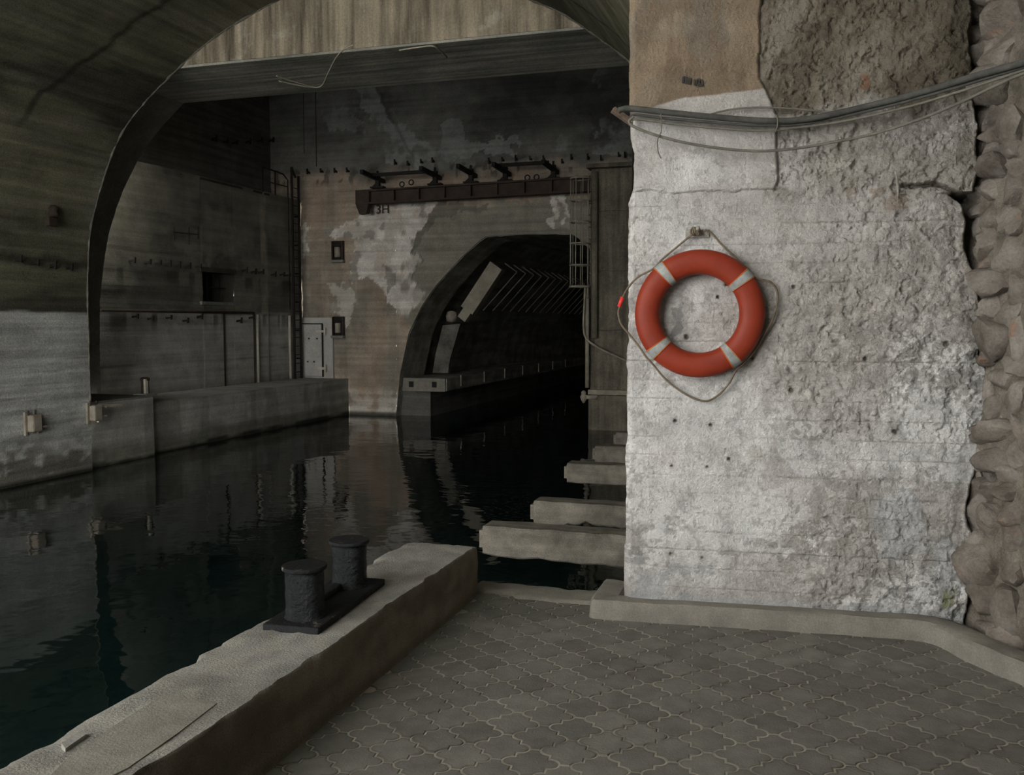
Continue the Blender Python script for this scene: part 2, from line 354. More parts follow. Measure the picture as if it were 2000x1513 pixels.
def vault_col(P, T, Y):
    X, Z = P[..., 0], P[..., 2]
    c = np.ones(P.shape) * np.array(OL)
    n = fbm(T * 0.8, Y * 0.25, 5, 2)
    c = lay(c, sst(0.52, 0.62, n) * 0.7, (0.23, 0.22, 0.155))
    c = lay(c, sst(0.42, 0.33, n) * 0.8, (0.065, 0.064, 0.05))
    c = lay(c, sst(0.60, 0.66, fbm(T * 4, Y * 0.6, 4, 8)) * 0.6, (0.19, 0.18, 0.14))
    # cracked damp joint running across the vault
    jl = np.abs((Y - 12.1) - (Z - 5.0) * 0.25 + (fbm(T * 2, Y * 0 + 1, 4, 4) - 0.5) * 0.5)
    c = lay(c, sst(0.10, 0.02, jl) * sst(4.6, 5.2, Z) * 0.75, (0.035, 0.033, 0.026))
    c = lay(c, sst(0.35, 0.05, np.abs(Y - 14.05)) * 0.45 * sst(0.4, 0.6, n), (0.24, 0.235, 0.20))
    # pour joint row of drips near the springing
    j = np.abs(Z - 2.75 + (fbm(Y * 3, Y * 0, 3, 1) - 0.5) * 0.25)
    c = lay(c, sst(0.14, 0.02, j) * 0.7, (0.045, 0.042, 0.034))
    # limewash up to 1.85 m
    wl = sst(1.88, 1.84, Z + (fbm(Y * 1.4, Y * 0 + 3, 4, 6) - 0.5) * 0.12)
    wc = np.ones(P.shape) * np.array((0.50, 0.51, 0.49)); wc = lay(wc, sst(0.5, 0.64, fbm(Y * 0.7, Z * 1.2, 5, 12)) * 0.5, (0.38, 0.385, 0.36))
    bl = np.abs(((Z + fbm(Y * 0.5, Z * 0, 2, 3) * 0.05) / 0.21) % 1 - 0.5); wc = lay(wc, sst(0.055, 0.01, 0.5 - bl) * 0.5 * sst(0.3, 0.6, fbm(Y * 1.5, Z * 4, 3, 30)), (0.15, 0.14, 0.12))
    c = c * (1 - wl[..., None]) + wc * wl[..., None]
    # weed and silt towards the water line
    h = Z + 1.1; k = (0.75 + (Y < 14) * 0.2) * (0.35 + 1.1 * fbm(Y * 1.1, Y * 0, 3, 21)); g = sst(1.0, 0.35, h / k) * sst(0.36, 0.55, fbm(Y * 5, Z * 7, 5, 22) + 0.28 * sst(0.5, 0.0, h))
    c = lay(c, g * 0.8, (0.11, 0.105, 0.075)); c = lay(c, sst(0.10, 0.03, h) * 0.9, (0.02, 0.02, 0.016))
    return c
wl = sweep('wall_left', LEFT[:4], MOUTH, ARCH, M['vault'], 0.035, 0.06, 0.012, vault_col, seed=1)
MB().box((-12.82, (MOUTH + ARCH) / 2, 2.65), (0.16, ARCH - MOUTH - 0.1, 1.0)).build('backing', M['dark'], wl)
tag(wl, 'limewashed near wall of the canal below the vault')
VA = sweep('ceiling', LEFT[3:], MOUTH, ARCH, M['vault'], 0.05, 0.06, 0.016, vault_col, seed=3)
tag(VA, 'board-marked concrete vault over the canal')
sweep('vault_haunch', RIGHT, GAL + 0.02, ARCH, M['vault'], 0.06, 0.08, 0.014, vault_col, parent=VA, seed=5)
NEAR = [(-6.92, 7.38), (-6.0, 7.5), (-5.0, 7.5), (-4.0, 7.4), (-3.0, 7.2), (-2.0, 6.9), (-1.2, 6.5), (-0.4, 6.0), (0.3, 5.4), (0.8, 4.8), (1.2, 4.2), (1.45, 3.6), (1.6, 3.0), (1.6, 2.4)]
sweep('gallery_vault', NEAR, MOUTH, GAL + 0.05, M['vault'], 0.2, 0.3, 0.02, vault_col, parent=VA, seed=6)
# ragged arris of the arch
a3, _ = dense(LEFT[1:] + RIGHT[1:], 0.07)
mb = MB(); mb.tube([(x, ARCH + 0.0, z) for x, z in a3], [0.012 + 0.022 * random.random() for _ in a3], 5); 
mb.build('arch_edge', mat('arris_concrete', (0.24, 0.235, 0.20), (0.12, 0.115, 0.09), scale=6, bump=0.5, bscale=20, rough=0.95), VA, True)
# tympanum + lintel
prof, _ = dense(LEFT[12:] + RIGHT[1:7], 0.1); prof = [p for p in prof if p[1] > 6.21]
mb = MB(); mb.prism([(-12.4, 6.2)] + [(-12.4, 8.0), (-1.2, 8.0)] + [(-1.2, 6.2)], 1, ARCH + 0.002, 16.4)
lt = mb.build('lintel', M['lintel']); tag(lt, 'stained concrete lintel filling the top of the arch', kind='structure'); lt.name = 'trim_1'
mb = MB(); mb.box((-6.8, 15.26, 6.19), (11.2, 2.24, 0.03)); mb.build('soffit', M['soffit'], lt)
mb = MB(); mb.box((-6.8, ARCH + 0.05, 6.185), (11.0, 0.06, 0.05)); mb.build('drip_edge', M['soffit'], lt)
# ---- ring between vault and chamber
RING = [(-14.5, -0.2), (-14.48, 1.5), (-14.4, 2.5), (-14.1, 3.75), (-13.5, 4.9), (-12.9, 5.6), (-12.2, 6.18)]
rg = sweep('wall_ring', RING, ARCH + 0.02, 16.4, mat('ring_concrete', (0.34, 0.335, 0.30), (0.22, 0.215, 0.19), scale=1.5, bump=0.5, bscale=8, rough=0.95), 0.1, 0.15, 0.012, seed=8)
tag(rg, 'shadowed set-back arch ring behind the vault end')
def strip(name, a, b, y, m, parent):
    n = len(a); P_ = np.zeros((n, 2, 3)); P_[:, 0, 0] = [p[0] for p in a]; P_[:, 0, 2] = [p[1] for p in a]; P_[:, 1, 0] = [p[0] for p in b]; P_[:, 1, 2] = [p[1] for p in b]; P_[..., 1] = y
    return grid(name, P_, m, parent, smooth=False)
rp_, _ = dense(RING, 0.2); lp_, _ = dense(LEFT[1:14], 0.2); tt_ = np.linspace(0, 1, 40)
rs_ = lambda p: np.stack([np.interp(tt_, np.linspace(0, 1, len(p)), p[:, k]) for k in (0, 1)], 1)
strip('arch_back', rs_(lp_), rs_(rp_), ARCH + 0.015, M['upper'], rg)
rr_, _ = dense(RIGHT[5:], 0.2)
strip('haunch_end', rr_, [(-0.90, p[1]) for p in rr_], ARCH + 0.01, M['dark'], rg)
strip('haunch_front', rr_, [(-0.80, max(p[1], 3.0)) for p in rr_], GAL + 0.05, M['quay'], rg)
# ---- chamber upper walls and ceiling
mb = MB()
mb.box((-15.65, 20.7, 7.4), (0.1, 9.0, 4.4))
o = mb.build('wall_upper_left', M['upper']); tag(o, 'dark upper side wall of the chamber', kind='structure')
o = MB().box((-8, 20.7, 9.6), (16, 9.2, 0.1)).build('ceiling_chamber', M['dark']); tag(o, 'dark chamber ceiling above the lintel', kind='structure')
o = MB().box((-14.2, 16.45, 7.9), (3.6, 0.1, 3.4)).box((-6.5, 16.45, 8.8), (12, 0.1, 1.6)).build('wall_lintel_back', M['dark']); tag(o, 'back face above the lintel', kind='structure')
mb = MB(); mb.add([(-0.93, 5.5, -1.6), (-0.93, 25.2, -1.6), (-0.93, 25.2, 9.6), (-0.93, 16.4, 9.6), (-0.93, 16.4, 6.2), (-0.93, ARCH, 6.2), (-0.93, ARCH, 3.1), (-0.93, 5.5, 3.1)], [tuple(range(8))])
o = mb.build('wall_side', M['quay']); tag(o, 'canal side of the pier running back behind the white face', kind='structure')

# ---- far quay block and left building wall
mb = MB()
def rough_slab(name, x0, x1, y0, y1, z0, z1, m, colf=None, step=0.06, amp=0.012, seed=0, parent=None, top=True):
    """front face (facing +X) and top face of a long concrete block"""
    ys = np.linspace(y0, y1, int((y1 - y0) / step)); zs = np.linspace(z0, z1, max(3, int((z1 - z0) / step))); xs = np.linspace(x1, x0, 8)
    A, B = np.meshgrid(np.r_[zs, np.full(8, z1)], ys, indexing='ij'); Xc = np.r_[np.full(len(zs), x1), xs]
    P = np.zeros(A.shape + (3,)); P[..., 0] = Xc[:, None]; P[..., 1] = B; P[..., 2] = A
    P[..., 0] += (fbm(B * 1.3, A * 1.3, 4, seed) - 0.5) * amp * 2.5; P[..., 2] += (fbm(B * 2.1, Xc[:, None] * 3 + 0 * B, 4, seed + 3) - 0.5) * amp * 2
    return grid(name, P, m, parent, colf(P) if colf else None)
def quay_col(P):
    Y, Z = P[..., 1], P[..., 2]; c = np.ones(P.shape) * np.array((0.42, 0.42, 0.385))
    c = lay(c, sst(0.45, 0.6, fbm(Y * 0.8, Z * 1.5, 5, 41)) * 0.6, (0.32, 0.32, 0.285))
    c = lay(c, sst(0.55, 0.62, fbm(Y * 3, Z * 0.5, 4, 42)) * 0.35, (0.14, 0.135, 0.11))
    h = Z - WATER + (fbm(Y * 1.5, Y * 0, 3, 43) - 0.5) * 0.2
    c = lay(c, sst(0.42, 0.30, h) * 0.6, (0.13, 0.13, 0.095)); c = lay(c, sst(0.11, 0.05, h) * 0.9, (0.02, 0.02, 0.016))
    c = lay(c, sst(0.1, 0.04, np.abs(Z - 0.02)) * 0.4, (0.17, 0.165, 0.14))
    return c
q = rough_slab('far_quay', -15.4, -13.05, 16.1, BACK, -1.6, 0.0, M['wallattr'], quay_col, seed=31)
tag(q, 'whitewashed concrete quay under the far chamber wall', 'quay')
q = rough_slab('quay_block', -15.4, -12.88, ARCH - 0.02, 16.06, -1.6, 0.13, M['wallattr'], quay_col, 0.05, seed=35)
MB().add([(-12.9, 16.06, -1.6), (-13.3, 16.06, -1.6), (-13.3, 16.06, 0.12), (-12.9, 16.06, 0.12)], [(0, 1, 2, 3)]).build('end_face', M['quay'], q)
MB().box((-13.9, 15.1, 0.14), (2.0, 1.9, 0.06)).build('coping', M['quay'], q)
tag(q, 'projecting quay block with coping beside the arch foot', 'quay')

LX = -14.6
def lwall_col(P):
    Y, Z = P[..., 1], P[..., 2]
    c = np.ones(P.shape) * np.array((0.155, 0.15, 0.122))
    n = fbm(Y * 0.7, Z * 1.2, 5, 51)
    c = lay(c, sst(0.52, 0.62, n) * 0.6, (0.20, 0.192, 0.155)); c = lay(c, sst(0.45, 0.36, n) * 0.7, (0.095, 0.092, 0.077))
    c = lay(c, sst(0.2, 0.12, np.abs(Y - 23.05)) * sst(0.3, 0.5, fbm(Y * 3, Z, 3, 52)) * 0.8, (0.27, 0.255, 0.20))      # pale strip of the old pilaster
    wl_ = sst(1.97, 1.90, Z + (fbm(Y * 1.2, Y * 0, 4, 53) - 0.5) * 0.08)
    wc = lay(np.ones(P.shape) * np.array((0.40, 0.40, 0.375)), sst(0.45, 0.6, fbm(Y * 0.9, Z * 1.6, 5, 54)) * 0.6, (0.30, 0.30, 0.27))
    bl = np.abs((Z / 0.24 + fbm(Y * 0.4, Y * 0, 2, 55) * 0.2) % 1 - 0.5); wc = lay(wc, sst(0.05, 0.01, 0.5 - bl) * 0.6 * sst(0.35, 0.6, fbm(Y * 1.2, Z * 4, 3, 56)), (0.10, 0.095, 0.08))
    c = c * (1 - wl_[..., None]) + wc * wl_[..., None]
    c = lay(c, sst(0.25, 0.0, Z) * 0.5, (0.13, 0.125, 0.10))
    for hz in (2.95, 1.93):   # rust and soot streaks under the hook rows
        c = lay(c, sst(0.0, 0.05, hz - Z) * sst(0.6, 0.1, hz - Z) * sst(0.58, 0.66, fbm(Y * 3.5, Y * 0 + hz, 3, 57)) * 0.6, (0.045, 0.04, 0.034))
    c = lay(c, sst(0.35, 0.0, np.hypot((Y - 20.9) / 1.7, (Z - 3.1) / 0.8) - 0.35) * 0.5 * sst(0.4, 0.6, fbm(Y * 4, Z * 4, 4, 58)), (0.04, 0.038, 0.032))
    return np.minimum(c * 1.15, 0.8)
WY0, WY1, WZ0, WZ1 = 20.2, 21.55, 2.22, 2.98
ys = np.unique(np.r_[np.arange(15.9, BACK + 0.01, 0.05), WY0, WY1, BACK]); zs = np.unique(np.r_[np.arange(-0.1, 5.37, 0.05), WZ0, WZ1, 5.38])
A, B = np.meshgrid(zs, ys, indexing='ij'); P = np.zeros(A.shape + (3,)); P[..., 1] = B; P[..., 2] = A
P[..., 0] = LX + (fbm(B * 0.9, A * 1.4, 4, 61) - 0.5) * 0.03 + (vn(np.floor(A / 0.24) * 2.1, A * 0, 62) - 0.5) * 0.018
P[-1, :, 2] += (fbm(ys * 2, ys * 0, 3, 63) - 0.5) * 0.05
cy = (B[:-1, :-1] + B[1:, 1:]) / 2; cz = (A[:-1, :-1] + A[1:, 1:]) / 2
keep = ~((cy > WY0) & (cy < WY1) & (cz > WZ0) & (cz < WZ1))
wfl = grid('wall_far_left', P, M['wallattr'], None, lwall_col(P), keep=keep); tag(wfl, 'grimy chamber side wall, limewashed below and dark above', kind='structure')
mb = MB().box((-15.1, 20.6, 5.33), (1.0, 9.2, 0.06)); mb.build('ledge_top', M['dark'], wfl)
# window opening
wn = bpy.data.objects.new('window_1', None); link(wn); tag(wn, 'small dark barred opening in the chamber side wall', kind='structure'); wn.location = (LX, 20.9, 2.2)
def wpart(mb, name, m): return mb.build(name, m, wn, origin=None) 
mb = MB(); y0, y1, z0, z1 = WY0 - 20.9, WY1 - 20.9, WZ0 - 2.2, WZ1 - 2.2
mb.add([(0, y0, z0), (0, y1, z0), (0, y1, z1), (0, y0, z1), (-.7, y0, z0), (-.7, y1, z0), (-.7, y1, z1), (-.7, y0, z1)], [(0, 1, 5, 4), (1, 2, 6, 5), (2, 3, 7, 6), (3, 0, 4, 7), (4, 5, 6, 7)]); wpart(mb, 'reveal', M['dark'])
wpart(MB().box((0.0, (y0 + y1) / 2, z0 - 0.04), (0.14, 1.6, 0.08)), 'window_sill', M['quay'])
wpart(MB().box((0.01, (y0 + y1) / 2, z1 + 0.06), (0.06, 1.55, 0.12)), 'window_head', M['dark'])
for k in range(4): wpart(MB().tube([(-0.25, y0 + (k + 1) * 0.27, z0), (-0.25, y0 + (k + 1) * 0.27, z1)], 0.014, 6), 'window_bar', M['iron'])
wpart(MB().tube([(-0.25, y0, 0.4), (-0.25, y1, 0.4)], 0.014, 6), 'window_bar', M['iron'])

# ---- far wall with the tunnel mouth
TUN = [(-11.46, -1.6), (-11.46, -1.09), (-11.32, 0.16), (-11.03, 1.38), (-10.62, 2.15), (-10.2, 2.72), (-9.41, 3.52), (-8.80, 4.02), (-8.62, 4.13), (-7.4, 4.17), (-6.12, 4.14), (-5.95, 4.03), (-5.3, 3.45), (-4.6, 2.72), (-4.1, 2.0), (-3.75, 1.38), (-3.46, 0.16), (-3.32, -1.09), (-3.32, -1.6)]
tp = np.array(TUN); half = tp[:10]; 
def ztop(X):
    a = np.interp(X, tp[1:10, 0], tp[1:10, 1]); b = np.interp(X, tp[9:18, 0], tp[9:18, 1]); return np.where(X < -7.4, a, b)
def F(*pts): return [tuple(aty(x, y, BACK)[[0, 2]]) for x, y in pts]
def far_col(P):
    X, Z = P[..., 0], P[..., 2]
    n = fbm(X * 0.6, Z * 1.0, 5, 71); n2 = fbm(X * 2.2, Z * 2.2, 5, 72); st = fbm(X * 3.0, Z * 0.35, 4, 73)
    Ux = X + (n2 - 0.5) * 0.7 + (fbm(X * 9, Z * 9, 3, 74) - 0.5) * 0.18; Vz = Z + (fbm(X * 2.2, Z * 2.2, 5, 75) - 0.5) * 0.7 + (fbm(X * 9, Z * 9, 3, 76) - 0.5) * 0.18
    c = np.ones(P.shape) * np.array((0.245, 0.208, 0.167))
    c = lay(c, sst(0.50, 0.62, n) * 0.6, (0.28, 0.235, 0.185)); c = lay(c, sst(0.45, 0.36, n) * 0.6, (0.165, 0.15, 0.125))
    c = lay(c, sst(0.52, 0.62, st) * 0.35, (0.29, 0.20, 0.14)); c = lay(c, sst(0.44, 0.38, st) * 0.35, (0.13, 0.12, 0.10))
    W = (0.47, 0.45, 0.41)
    # render around the tunnel mouth
    ring = inpoly(Ux, Vz, F((800, 640), (795, 560), (812, 470), (835, 430), (880, 405), (960, 398), (1130, 392), (1240, 390), (1240, 640)))
    c = lay(c, ring * 0.9, (0.175, 0.168, 0.138)); edge = inpoly(Ux, Vz, F((796, 560), (800, 480), (830, 425), (885, 392), (960, 388), (955, 402), (890, 410), (842, 440), (815, 490), (812, 560)))
    c = lay(c, edge * 0.75, (0.10, 0.097, 0.082))
    # remains of limewash
    wz = inpoly(Ux, Vz, F((690, 430), (725, 395), (800, 385), (880, 385), (835, 425), (812, 470), (808, 540), (822, 590), (808, 612), (780, 620), (762, 590), (742, 552), (715, 540), (690, 545), (682, 500)))
    wz = np.maximum(wz, inpoly(Ux, Vz, F((640, 560), (665, 545), (690, 570), (678, 640), (655, 600)))); wz = np.maximum(wz, inpoly(Ux, Vz, F((640, 450), (690, 430), (690, 470), (650, 462))))
    wz = np.maximum(wz, inpoly(Ux, Vz, F((585, 430), (605, 440), (608, 490), (590, 500)))); wz = np.maximum(wz, inpoly(Ux, Vz, F((1080, 370), (1115, 370), (1110, 450), (1075, 445))))
    c = lay(c, wz * (0.55 + 0.45 * sst(0.40, 0.55, n2)), W)
    chip = sst(0.60, 0.64, fbm(X * 3.2, Z * 3.2, 5, 77)); c = lay(c, chip * wz * 0.85, (0.20, 0.185, 0.16))
    for pl in ([(745, 520), (768, 525), (772, 560), (760, 570), (752, 545)], [(752, 590), (762, 600), (760, 625), (752, 612)]): c = lay(c, inpoly(Ux, Vz, F(*pl)) * 0.8, (0.17, 0.16, 0.14))
    # salt bloom along the water line
    sb = sst(0.95, 0.1, Z + 1.05 + (fbm(X * 2.5, X * 0, 4, 78) - 0.5) * 0.8) * sst(0.34, 0.56, fbm(X * 4, Z * 4, 5, 79)); c = lay(c, sb * 0.9, (0.42, 0.40, 0.36))
    c = lay(c, sst(0.14, 0.06, Z + 1.1) * 0.9, (0.03, 0.03, 0.025))
    # upper wall: darker grey concrete, limewash runs
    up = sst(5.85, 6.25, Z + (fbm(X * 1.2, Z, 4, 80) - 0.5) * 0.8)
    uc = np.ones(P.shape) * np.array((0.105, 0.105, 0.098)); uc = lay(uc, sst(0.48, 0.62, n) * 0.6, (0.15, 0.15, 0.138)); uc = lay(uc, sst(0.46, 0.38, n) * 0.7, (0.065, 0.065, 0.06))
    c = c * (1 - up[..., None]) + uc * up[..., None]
    G = (0.20, 0.208, 0.20)
    g = inpoly(Ux, Vz, F((690, 165), (735, 165), (765, 230), (800, 262), (860, 290), (880, 240), (905, 240), (925, 275), (1010, 270), (1020, 292), (940, 300), (905, 318), (790, 325), (755, 325), (740, 280), (715, 220)))
    g = np.maximum(g, 0.8 * inpoly(Ux, Vz, F((1165, 130), (1185, 130), (1190, 190), (1235, 180), (1235, 320), (1150, 300), (1175, 240)))); g = np.maximum(g, 0.6 * inpoly(Ux, Vz, F((620, 200), (690, 215), (720, 262), (650, 262))))
    g = np.maximum(g, 0.7 * inpoly(Ux, Vz, F((1080, 290), (1110, 265), (1115, 330), (1085, 330))))
    c = lay(c, g * sst(0.40, 0.55, n2 + 0.06) * 0.85, G)
    line = np.abs(X - np.interp(Z, [5.9, 8.4], [-10.6, -11.9]) + (n2 - 0.5) * 0.5); c = lay(c, sst(0.09, 0.02, line) * sst(6.0, 6.4, Z) * 0.6, (0.05, 0.05, 0.045))
    # rusty specks under the pegs
    c = lay(c, sst(0.35, 0.1, np.abs(Z - 6.05)) * sst(0.63, 0.68, fbm(X * 6, Z * 3, 3, 81)) * 0.7, (0.05, 0.042, 0.034))
    return np.minimum(c * 1.4, 0.8)
def far_disp(P):
    X, Z = P[..., 0], P[..., 2]
    return (fbm(X * 0.8, Z * 0.8, 4, 91) - 0.5) * 0.05 + (vn(np.floor(Z / 0.2) * 2.7, Z * 0, 92) - 0.5) * 0.02
Xa = np.linspace(-15.7, -11.46, 110); Za = np.linspace(-1.6, 9.6, 250)
A, B = np.meshgrid(Za, Xa, indexing='ij'); P = np.zeros(A.shape + (3,)); P[..., 0] = B; P[..., 2] = A; P[..., 1] = BACK; P[..., 1] += far_disp(P)
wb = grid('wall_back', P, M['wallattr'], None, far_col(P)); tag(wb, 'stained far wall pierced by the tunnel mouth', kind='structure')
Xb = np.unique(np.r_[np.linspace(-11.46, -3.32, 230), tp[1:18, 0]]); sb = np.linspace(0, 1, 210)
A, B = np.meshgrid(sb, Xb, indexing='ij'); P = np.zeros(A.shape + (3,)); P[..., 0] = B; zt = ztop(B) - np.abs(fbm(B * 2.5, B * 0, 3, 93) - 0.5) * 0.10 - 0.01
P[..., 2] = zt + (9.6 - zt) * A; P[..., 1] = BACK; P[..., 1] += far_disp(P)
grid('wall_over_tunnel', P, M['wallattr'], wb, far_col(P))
Xa = np.linspace(-3.32, -0.9, 30); Za = np.linspace(-1.6, 9.6, 120); A, B = np.meshgrid(Za, Xa, indexing='ij'); P = np.zeros(A.shape + (3,)); P[..., 0] = B; P[..., 2] = A; P[..., 1] = BACK
grid('wall_beyond_gate', P, M['wallattr'], wb, far_col(P))
# tunnel lining
def tun_pts(pts, y0, y1, name, m, grow=0.0, parent=None):
    cx = -7.39; q = [((x - cx) * (1 + grow) + cx, z + grow * 3 * (z > 0)) for x, z in pts]
    ys = np.linspace(y0, y1, max(2, int((y1 - y0) / 0.5))); q = np.array(q); P = np.zeros((len(q), len(ys), 3)); P[..., 0] = q[:, 0][:, None]; P[..., 2] = q[:, 1][:, None]; P[..., 1] = ys[None, :]
    return grid(name, P, m, parent, None, smooth=False)
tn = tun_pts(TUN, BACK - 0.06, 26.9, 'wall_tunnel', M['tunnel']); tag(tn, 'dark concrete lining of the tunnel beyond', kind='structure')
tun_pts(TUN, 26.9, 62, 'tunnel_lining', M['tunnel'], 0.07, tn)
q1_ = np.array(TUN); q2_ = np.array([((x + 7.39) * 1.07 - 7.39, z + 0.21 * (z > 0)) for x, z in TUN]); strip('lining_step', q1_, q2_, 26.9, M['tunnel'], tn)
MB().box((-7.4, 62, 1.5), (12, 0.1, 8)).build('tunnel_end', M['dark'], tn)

# ---- pier front (the white wall)
crack = [pier_uz(*p) for p in [(1492, -60), (1490, 0), (1484, 60), (1481, 120), (1486, 150), (1500, 180), (1508, 205), (1518, 235), (1519, 300), (1520, 345), (1512, 372)]]
cz_ = np.array([p[1] for p in crack])[::-1]; cu_ = np.array([p[0] for p in crack])[::-1]
bnd = [pier_uz(*p) for p in [(1898, -80), (1896, 0), (1895, 100), (1905, 200), (1905, 300), (1902, 372), (1852, 378), (1872, 392), (1886, 430), (1888, 500), (1902, 540), (1916, 600), (1910, 690), (1925, 720), (1930, 800), (1908, 870), (1900, 930), (1892, 1000), (1900, 1060), (1892, 1130), (1884, 1215)]]
bz_ = np.array([p[1] for p in bnd])[::-1]; bu_ = np.array([p[0] for p in bnd])[::-1]
NU, NZ = 400, 660
us = np.linspace(0, 2.12, NU); zs = np.linspace(-0.02, 3.75, NZ)
Z, U = np.meshgrid(zs, us, indexing='ij')
def PU(*pts): return [pier_uz(*p) for p in pts]
n1 = fbm(U * 1.3, Z * 1.3, 5, 101); n2 = fbm(U * 5, Z * 5, 5, 102); n3 = fbm(U * 30, Z * 30, 4, 103); n4 = fbm(U * 2.5, Z * 6, 5, 104)
Un = U + (n2 - 0.5) * 0.10 + (n3 - 0.5) * 0.03; Zn = Z + (fbm(U * 5, Z * 5, 5, 105) - 0.5) * 0.10 + (fbm(U * 22, Z * 22, 3, 106) - 0.5) * 0.03
uc = np.interp(Z, cz_, cu_) + (fbm(Z * 14, Z * 0, 4, 107) - 0.5) * 0.03
ub = np.interp(Z, bz_, bu_) + (fbm(Z * 9, Z * 0, 4, 108) - 0.5) * 0.06
ztop_p = pier_uz(1400, 372)[1]; ztp = ztop_p + (fbm(U * 9, U * 0, 4, 109) - 0.5) * 0.04
upper = sst(-0.004, 0.004, Z - ztp)                 # older layer above the cold joint
rightup = sst(-0.004, 0.004, U - uc) * sst(pier_uz(1500, 400)[1] - 0.02, pier_uz(1500, 372)[1], Z)
leftup = upper * sst(0.004, -0.004, U - uc)
rough = np.clip(rightup + sst(0.45, 0.62, n1 + 0.25 * sst(0.7, 1.5, U)) * 0.8, 0, 1)
rough = rough * (1 - 0.85 * leftup); rough = rough * (1 - 0.6 * sst(0.55, 0.35, U + (n1 - 0.5) * 0.5)); D = np.zeros(U.shape)
D += leftup * 0.012 - rightup * 0.006
D += (n1 - 0.5) * 0.02 + (n2 - 0.5) * 0.018 * (0.25 + rough) + (n3 - 0.5) * 0.024 * (0.10 + rough)
pit = sst(0.60, 0.68, fbm(U * 14, Z * 14, 4, 110)); D -= pit * 0.008 * (0.3 + rough)
fl = sst(0.50, 0.515, fbm(U * 16, Z * 18, 5, 111, 0.62)); D += fl * 0.006 * (0.25 + 0.75 * rough)
bi = np.floor((Z + 0.03) / 0.107); bfr = ((Z + 0.03) / 0.107) % 1
D += (vn(bi * 3.1, bi * 0, 112) - 0.5) * 0.005 - sst(0.09, 0.0, np.minimum(bfr, 1 - bfr)) * 0.006 * (1 - 0.6 * upper) * sst(0.35, 0.6, fbm(U * 2, bi * 5, 3, 113))
D -= sst(0.012, 0.0, np.abs(U - uc)) * sst(ztop_p - 0.02, ztop_p, Z) * 0.014
D -= sst(0.010, 0.0, np.abs(Z - ztp)) * sst(1.0, 0.8, U) * 0.010
# gap under the upper right block
gl = np.interp(U, *zip(*sorted(PU((1700, 362), (1790, 362), (1830, 358), (1862, 372), (1890, 384), (1910, 380))))) + (n3 - 0.5) * 0.01
gm = sst(0.016, 0.004, np.abs(Z - gl)) * sst(1.36, 1.50, U); D -= gm * 0.05
# ragged right end and left arris
back = sst(0.0, 0.06, U - ub); D -= back * 0.16 + sst(-0.10, 0.0, U - ub) * 0.02
arr = sst(0.035, 0.0, U) * 0.03; D -= arr * (0.4 + fbm(Z * 12, Z * 0, 4, 114))
lx = (fbm(Z * 7, Z * 0, 5, 115) - 0.5) * 0.035 + np.interp(Z, [0, 2.35, 2.42, 2.62, 2.7, 3.7], [0.0, 0.008, 0.03, 0.035, 0.01, -0.012])
Upos = U + lx * sst(0.06, 0.0, U)
P = PO + PE * Upos[..., None] + PN * D[..., None]; P[..., 2] = Z
# colours
WH = np.array((0.665, 0.66, 0.65))
c = np.ones(P.shape) * WH
c = lay(c, sst(0.46, 0.60, n1) * 0.45, (0.50, 0.475, 0.44)); c = lay(c, sst(0.53, 0.62, n4) * 0.30, (0.70, 0.70, 0.70))
wearz = sst(0.25, 0.75, fbm(U * 1.6, Z * 1.6, 3, 120) + 0.22 * sst(0.5, 1.2, U) - 0.12)
chip = sst(0.545, 0.565, fbm(U * 15, Z * 17, 6, 121, 0.66) + 0.10 * (wearz - 0.55)); c = lay(c, chip * (0.2 + 0.5 * wearz), (0.33, 0.32, 0.30))
chip2 = sst(0.575, 0.595, fbm(U * 34, Z * 36, 5, 122, 0.65) + 0.07 * (wearz - 0.5)); c = lay(c, chip2 * (0.3 + 0.4 * wearz), (0.24, 0.235, 0.225))
c = lay(c, sst(0.48, 0.66, fbm(U * 1.1, Z * 2.2, 5, 123) + 0.16 * sst(0.6, 1.2, U) - 0.03) * 0.55, (0.38, 0.35, 0.315))
for poly, col_, a in [([(1310, 600), (1335, 605), (1330, 640), (1312, 660), (1318, 630)], (0.27, 0.27, 0.265), 0.9), ([(1230, 1075), (1300, 1095), (1390, 1110), (1400, 1140), (1330, 1130), (1235, 1110)], (0.32, 0.33, 0.33), 0.6),
                      ([(1240, 1110), (1330, 1120), (1350, 1165), (1240, 1165)], (0.42, 0.45, 0.47), 0.5), ([(1640, 380), (1730, 370), (1770, 420), (1700, 430), (1640, 410)], (0.28, 0.22, 0.16), 0.7),
                      ([(1740, 370), (1765, 370), (1770, 395), (1745, 410)], (0.15, 0.11, 0.08), 0.7), ([(1840, 1150), (1872, 1150), (1870, 1180), (1845, 1182)], (0.20, 0.22, 0.09), 0.75),
                      ([(1560, 1010), (1700, 990), (1740, 1060), (1600, 1090), (1530, 1060)], (0.34, 0.32, 0.28), 0.5), ([(1400, 860), (1500, 870), (1560, 950), (1450, 960)], (0.36, 0.34, 0.30), 0.5)]:
    c = lay(c, inpoly(Un + (n1 - 0.5) * 0.25, Zn + (n4 - 0.5) * 0.25, PU(*poly)) * a * sst(0.38, 0.56, n2 + (n3 - 0.5) * 0.5), col_)
c = lay(c, sst(0.06, 0.0, Z - 0.10 + (n2 - 0.5) * 0.06) * 0.5, (0.42, 0.45, 0.48))
blk = sst(0.07, 0.0, np.minimum(bfr, 1 - bfr)) * sst(0.42, 0.6, fbm(U * 1.8, bi * 5, 4, 113)); c = lay(c, blk * 0.5, (0.30, 0.285, 0.26))
